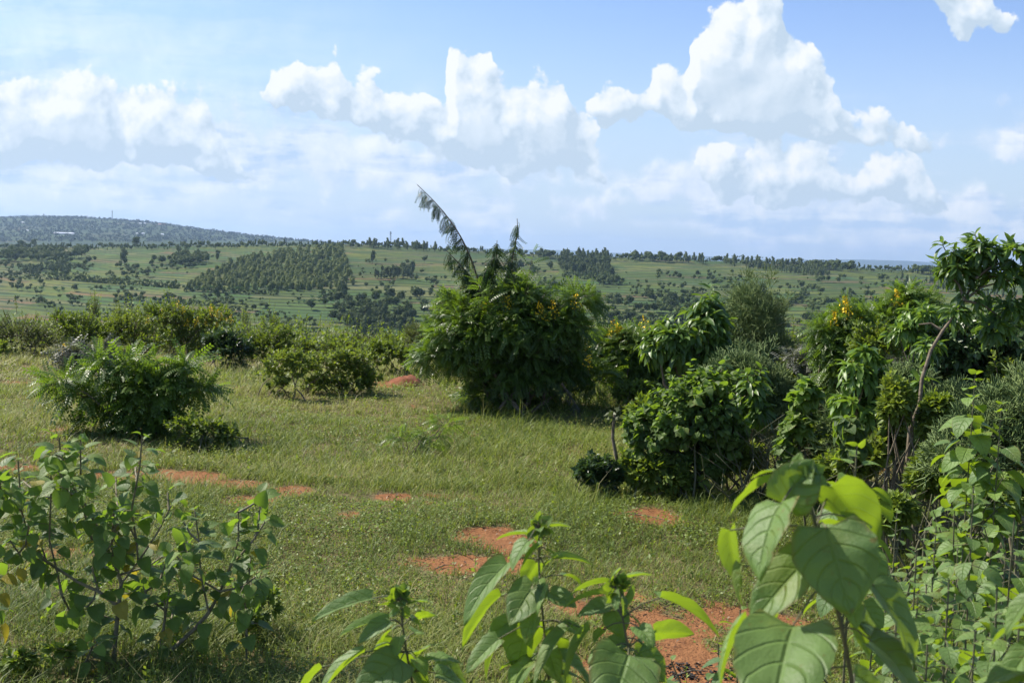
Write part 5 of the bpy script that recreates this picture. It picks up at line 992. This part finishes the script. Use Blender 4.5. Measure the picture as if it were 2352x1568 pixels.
for poly, n in (([(440, 660), (560, 665), (560, 680), (440, 672)], 16), ([(80, 660), (260, 662), (260, 672), (80, 670)], 16), ([(1500, 690), (1560, 680), (1560, 710), (1500, 705)], 18), ([(760, 690), (860, 690), (860, 710), (760, 705)], 14), ([(660, 690), (740, 685), (740, 700), (660, 700)], 10), ([(1720, 690), (1840, 670), (1850, 680), (1740, 700)], 20)):
    fill(poly, n, 11, 'banana', 'clump of banana plants between the terraces', .3)
special = [(285, 612, 40, 'euc', 'tall narrow tree standing alone high on the left hillside'), (172, 671, 18, 'dark', 'round dark tree alone on the terraces left of centre of the lower left slope'), (92, 697, 17, 'dark', 'round dark tree on the green terraces at the far left, below the dark hedge line'), (498, 600, 26, 'euc', 'tree with a bare trunk left above the plantation'),
           (790, 695, 52, 'euc', 'tall pale columnar tree at the lower right corner of the plantation'), (785, 688, 34, 'dark', 'broad dark tree beside the tall pale columnar one'), (715, 712, 26, 'dark', 'broad round dark tree below the plantation'), (313, 568, 24, 'dark', 'large dark tree standing out on the hilltop at the left'),
           (50, 562, 20, 'dark', 'dark tree standing out on the far left of the hilltop'), (78, 562, 20, 'dark', 'dark tree right beside the leftmost hilltop one'), (500, 690, 44, 'euc', 'tall airy tree below the left end of the plantation'), (856, 605, 30, 'euc', 'single pale tree at the left of the airy grove'),
           (1275, 668, 26, 'dark', 'round dark tree below the eucalyptus grove at its left'), (1750, 675, 24, 'dark', 'round tree on the open terraces right of the domed pencil-twig bush'), (1670, 678, 22, 'flat', 'spreading tree alone on the terraces in the right half'), (1560, 642, 15, 'dark', 'small round tree alone on the open slope right of the grove'), (845, 745, 58, 'euc', 'tall pale tree in the valley left of the big shrub')]
TR += special; SPN = {s[4] for s in special}
PL = []
for x, y, h, kd, lb in TR:
    p_ = on_hill(x, y); PL.append((p_, h * p_[1] / F, kd, lb, h * (3 if lb in SPN else 1)))
PL.sort(key=lambda a: -a[4]); IND, REST = PL[:290], PL[290:]
variants = {}
def variant(kd):
    if kd not in variants: variants[kd] = [tree_mesh(kd, 1.0, {'banana': 22}.get(kd, 230), R).mesh(kd + '_tree', [HM['dark' if kd == 'flat' else kd], M['wood']], False) for _ in range(6 if kd != 'flat' else 2)]
    return variants[kd][R.integers(0, len(variants[kd]))]
NMK = {'dark': 'evergreen_tree', 'euc': 'eucalyptus_tree', 'young': 'young_tree', 'banana': 'banana_plant', 'bush': 'small_tree', 'flat': 'acacia_tree'}
for p_, H, kd, lb, _ in IND:
    o_ = link(NMK[kd], variant(kd), None, [float(c_) for c_ in p_]); s_ = H * R.uniform(.9, 1.1); o_.scale = (s_, s_, H); o_.rotation_euler.z = R.uniform(0, 6.28)
    tag(o_, lb, 'tree' if kd != 'banana' else 'plant', None if lb in SPN else lb.replace('tree of', 'trees of').replace('small tree', 'small trees').replace('dark tree', 'dark trees')[:70])
order = list(HM); g = Geo(); keys = list(HM)
for p_, H, kd, lb, _ in REST:
    q_ = tree_mesh(kd, H, 55 if kd != 'banana' else 12, R, p_); mi_ = keys.index('dark' if kd == 'flat' else kd)
    for k_ in (3, 4): q_.fm[k_] = [np.where(m_ == 0, mi_, len(keys)) for m_ in q_.fm[k_]]
    for k_ in (3, 4): g.f[k_] += [f_ + g.n for f_ in q_.f[k_]]; g.fm[k_] += q_.fm[k_]
    g.v += q_.v; g.t += q_.t; g.uv += q_.uv; g.n += q_.n
tag(link('hillside_woodland', g.mesh('hillside_woodland', [HM[k] for k in keys] + [M['wood']], False)), 'the many smaller trees and bushes of the hillside and its woods', 'woodland', kind='stuff')
# dark hedge lines on the terraces
def hedge(label, pts, h, wpx=3):
    g = Geo(); P = np.array([on_hill(*p_) for p_ in pts]); seg = np.r_[0, np.cumsum(np.linalg.norm(np.diff(P, axis=0), axis=1))]; n = int(seg[-1] / 1.2 * 6); s_ = R.random(n) * seg[-1]
    O = np.stack([np.interp(s_, seg, P[:, k]) for k in range(3)], 1); O[:, 2] = hill_z(O[:, 0], O[:, 1]) + R.random(n) * h * (.6 + .6 * fbm(s_ * .08, s_ * 0, 2, 3)); O[:, 1] += R.normal(size=n) * .8
    leaves(g, 'clump', O, R.normal(size=(n, 3)), R.normal(size=(n, 3)) + [0, 0, .5], R.uniform(.8, 1.7, n), 0, R.random(n)); ob = link('hedge', g.mesh('hedge', [HM['dark']], False)); tag(ob, label, 'hedge', 'dark hedges on the terraces')
hedge('long dark hedge line across the terraces at the left', [(55, 641), (165, 645), (250, 652), (330, 657), (410, 662)], 4.2); hedge('dark hedge line along the foot of the plantation', [(420, 670), (520, 672), (640, 678)], 2.6)
hedge('dark hedge under the eucalyptus grove on the right', [(1292, 636), (1340, 642), (1412, 650)], 5); hedge('diagonal hedge climbing the right-hand terraces', [(1800, 705), (1835, 690), (1850, 672)], 3); hedge('low hedge on the open slope at the right', [(1690, 672), (1790, 678)], 2.5)
hedge('short dark hedge at the lower right corner of the plantation', [(735, 682), (775, 680)], 3.5); hedge('hedge line in the valley right of the big shrub', [(1380, 745), (1500, 738), (1600, 745)], 3); hedge('hedge line low on the left slope', [(380, 700), (480, 702), (520, 700)], 2.5)
# trees of the far ridge: one distant mass
g = Geo(); R = np.random.default_rng(55); n = 0
for x, y, h in [(x, float(np.interp(x, [a for a, b in FAR], [b for a, b in FAR])) + 1, R.uniform(2, 6)) for x in np.arange(-40, 900, 2.2)] + [(R.uniform(-40, 800), R.uniform(500, 556), R.uniform(3, 6)) for _ in range(2600)]:
    if y < np.interp(x, [a for a, b in FAR], [b for a, b in FAR]): continue
    p_ = on_far(x, y); H = h * p_[1] / F; k = 9; d = nrm(R.normal(size=(k, 3)))
    leaves(g, 'clump', p_ + [0, 0, H * .5] + d * H * .33 * [1.3, 1.3, 1], R.normal(size=(k, 3)), d, H * .5, 0, R.random(k) * .4); n += 1
tag(link('distant_woodland', g.mesh('distant_woodland', [hmat('far_crown', (.022, .042, .016), (.040, .062, .022))], False)), 'far-off trees dotted over the blue ridge at the left', 'woodland', kind='stuff')
# houses of the far ridge
mw = plain('limewash', (.62, .58, .52), (.75, .72, .66), 1, .8); mr = plain('metal_roof', (.60, .62, .66), (.78, .80, .84), 1, .45); mt = plain('clay_roof', (.34, .15, .09), (.45, .22, .14), 1, .8); md = plain('dark_opening', (.03, .03, .035), (.05, .05, .05), 1, .6)
def box(g, c_, s_, mat_i=0):
    v = np.array([[x, y, z] for x in (-.5, .5) for y in (-.5, .5) for z in (0, 1)]) * s_ + c_; g.add(v, [[0, 1, 3, 2], [4, 6, 7, 5], [0, 4, 5, 1], [2, 3, 7, 6], [0, 2, 6, 4], [1, 5, 7, 3]], .5, mat_i)
def house(px, py, wpx, label, roof=mr, hpx=3.2):
    p_ = on_far(px, py); k = p_[1] / F; W_, H_, Dp = wpx * k, hpx * k * .6, min(wpx * k * .6, 12); ob = thing('house', label, 'house', p_, 'houses on the far ridge')
    g = Geo(); box(g, p_ - [0, 0, 1.5], (W_, Dp, H_ + 1.5)); part('wall', g, [mw], ob, False); g = Geo(); x, y, z = p_; a, b_, h_ = W_ / 2 + .5, Dp / 2 + .5, H_
    g.add([[x - a, y - b_, z + h_], [x + a, y - b_, z + h_], [x + a, y, z + h_ + H_ * .75], [x - a, y, z + h_ + H_ * .75], [x - a, y + b_, z + h_], [x + a, y + b_, z + h_]], [[0, 1, 2, 3], [3, 2, 5, 4]], .5); g.add([[x - a, y - b_, z + h_], [x - a, y, z + h_ + H_ * .75], [x - a, y + b_, z + h_], [x + a, y - b_, z + h_], [x + a, y, z + h_ + H_ * .75], [x + a, y + b_, z + h_]], [[0, 1, 2], [3, 5, 4]], .5)
    part('roof', g, [roof], ob, False); g = Geo(); box(g, p_ + [0, -Dp / 2 - .02, 0], (1.2, .1, H_ * .7)); part('door', g, [md], ob, False)
house(148, 538, 45, 'long low shed with a pale roof at the foot of the far ridge', mr, 4)
for px, py, wp, lb, rf in [(53, 513, 5, 'tiny white-roofed house high on the far ridge at the left', mr), (40, 531, 7, 'pink-roofed house in the field band at the far left', mt), (63, 531, 4, 'tiny house right of the pink-roofed one', mr), (316, 538, 6, 'white house at the foot of the far ridge, left of a close pair', mr), (329, 538, 6, 'white house at the foot of the far ridge, right of a close pair', mr), (373, 540, 6, 'white house just right of the pair on the far ridge foot', mr),
      (367, 517, 6, 'brown-roofed house half way up the ridge, left of two', mt), (376, 518, 6, 'brown-roofed house half way up the ridge, right of two', mt), (322, 515, 5, 'white speck of a house above the pair, left of two', mr), (333, 515, 4, 'white speck of a house above the pair, right of two', mr), (451, 525, 5, 'lone white house on the falling shoulder of the ridge', mr), (491, 538, 4, 'small white house low on the ridge shoulder', mr), (589, 543, 6, 'white house near the right end of the far ridge', mr), (598, 543, 5, 'smaller white house at the right end of the far ridge', mr)]:
    house(px, py, wp, lb, rf)
# masts
def mast(px, py, top, label, foot, wid, cat='mast'):
    p_ = foot(px, py); k = p_[1] / F; H_ = (py - top) * k; ob = thing('telecom_mast', label, cat, p_); g = Geo(); s_ = wid * k / 2; leg = [np.array([[p_[0] + a * s_ * (1 - .6 * f_), p_[1] + b_ * s_ * (1 - .6 * f_), p_[2] - 1 + (H_ + 1) * f_] for f_ in (0, .5, 1)]) for a, b_ in ((-1, -1), (1, -1), (0, 1))]
    for l in leg: tube(g, l, .13 * k * 2.4, .10 * k * 2.4, 4)
    for f_ in np.linspace(.06, .94, 11):
        q_ = [np.array([np.interp(f_, [0, .5, 1], l[:, c_]) for c_ in range(3)]) for l in leg]; q2 = [np.array([np.interp(min(f_ + .08, 1), [0, .5, 1], l[:, c_]) for c_ in range(3)]) for l in leg]
        for a in range(3): tube(g, [q_[a], q2[(a + 1) % 3]], .07 * k * 2.4, None, 3)
    part('lattice', g, [mmet], ob, False); g = Geo(); 
    for f_, a in ((.96, -1), (.9, 1), (.84, -1)): box(g, p_ + [a * wid * k * .45, 0, H_ * f_ - 1], (wid * k * .35, .5, H_ * .07))
    part('antenna', g, [mmet], ob, False)
mmet = plain('grey_steel', (.16, .17, .18), (.24, .25, .26), 1, .6)
mast(897, 563, 530, 'slim grey telecom mast rising above the hilltop trees left of the big shrub', on_hill, 3.2); mast(258, 505, 484, 'faint mast on the crest of the far blue ridge', on_far, 2.2)
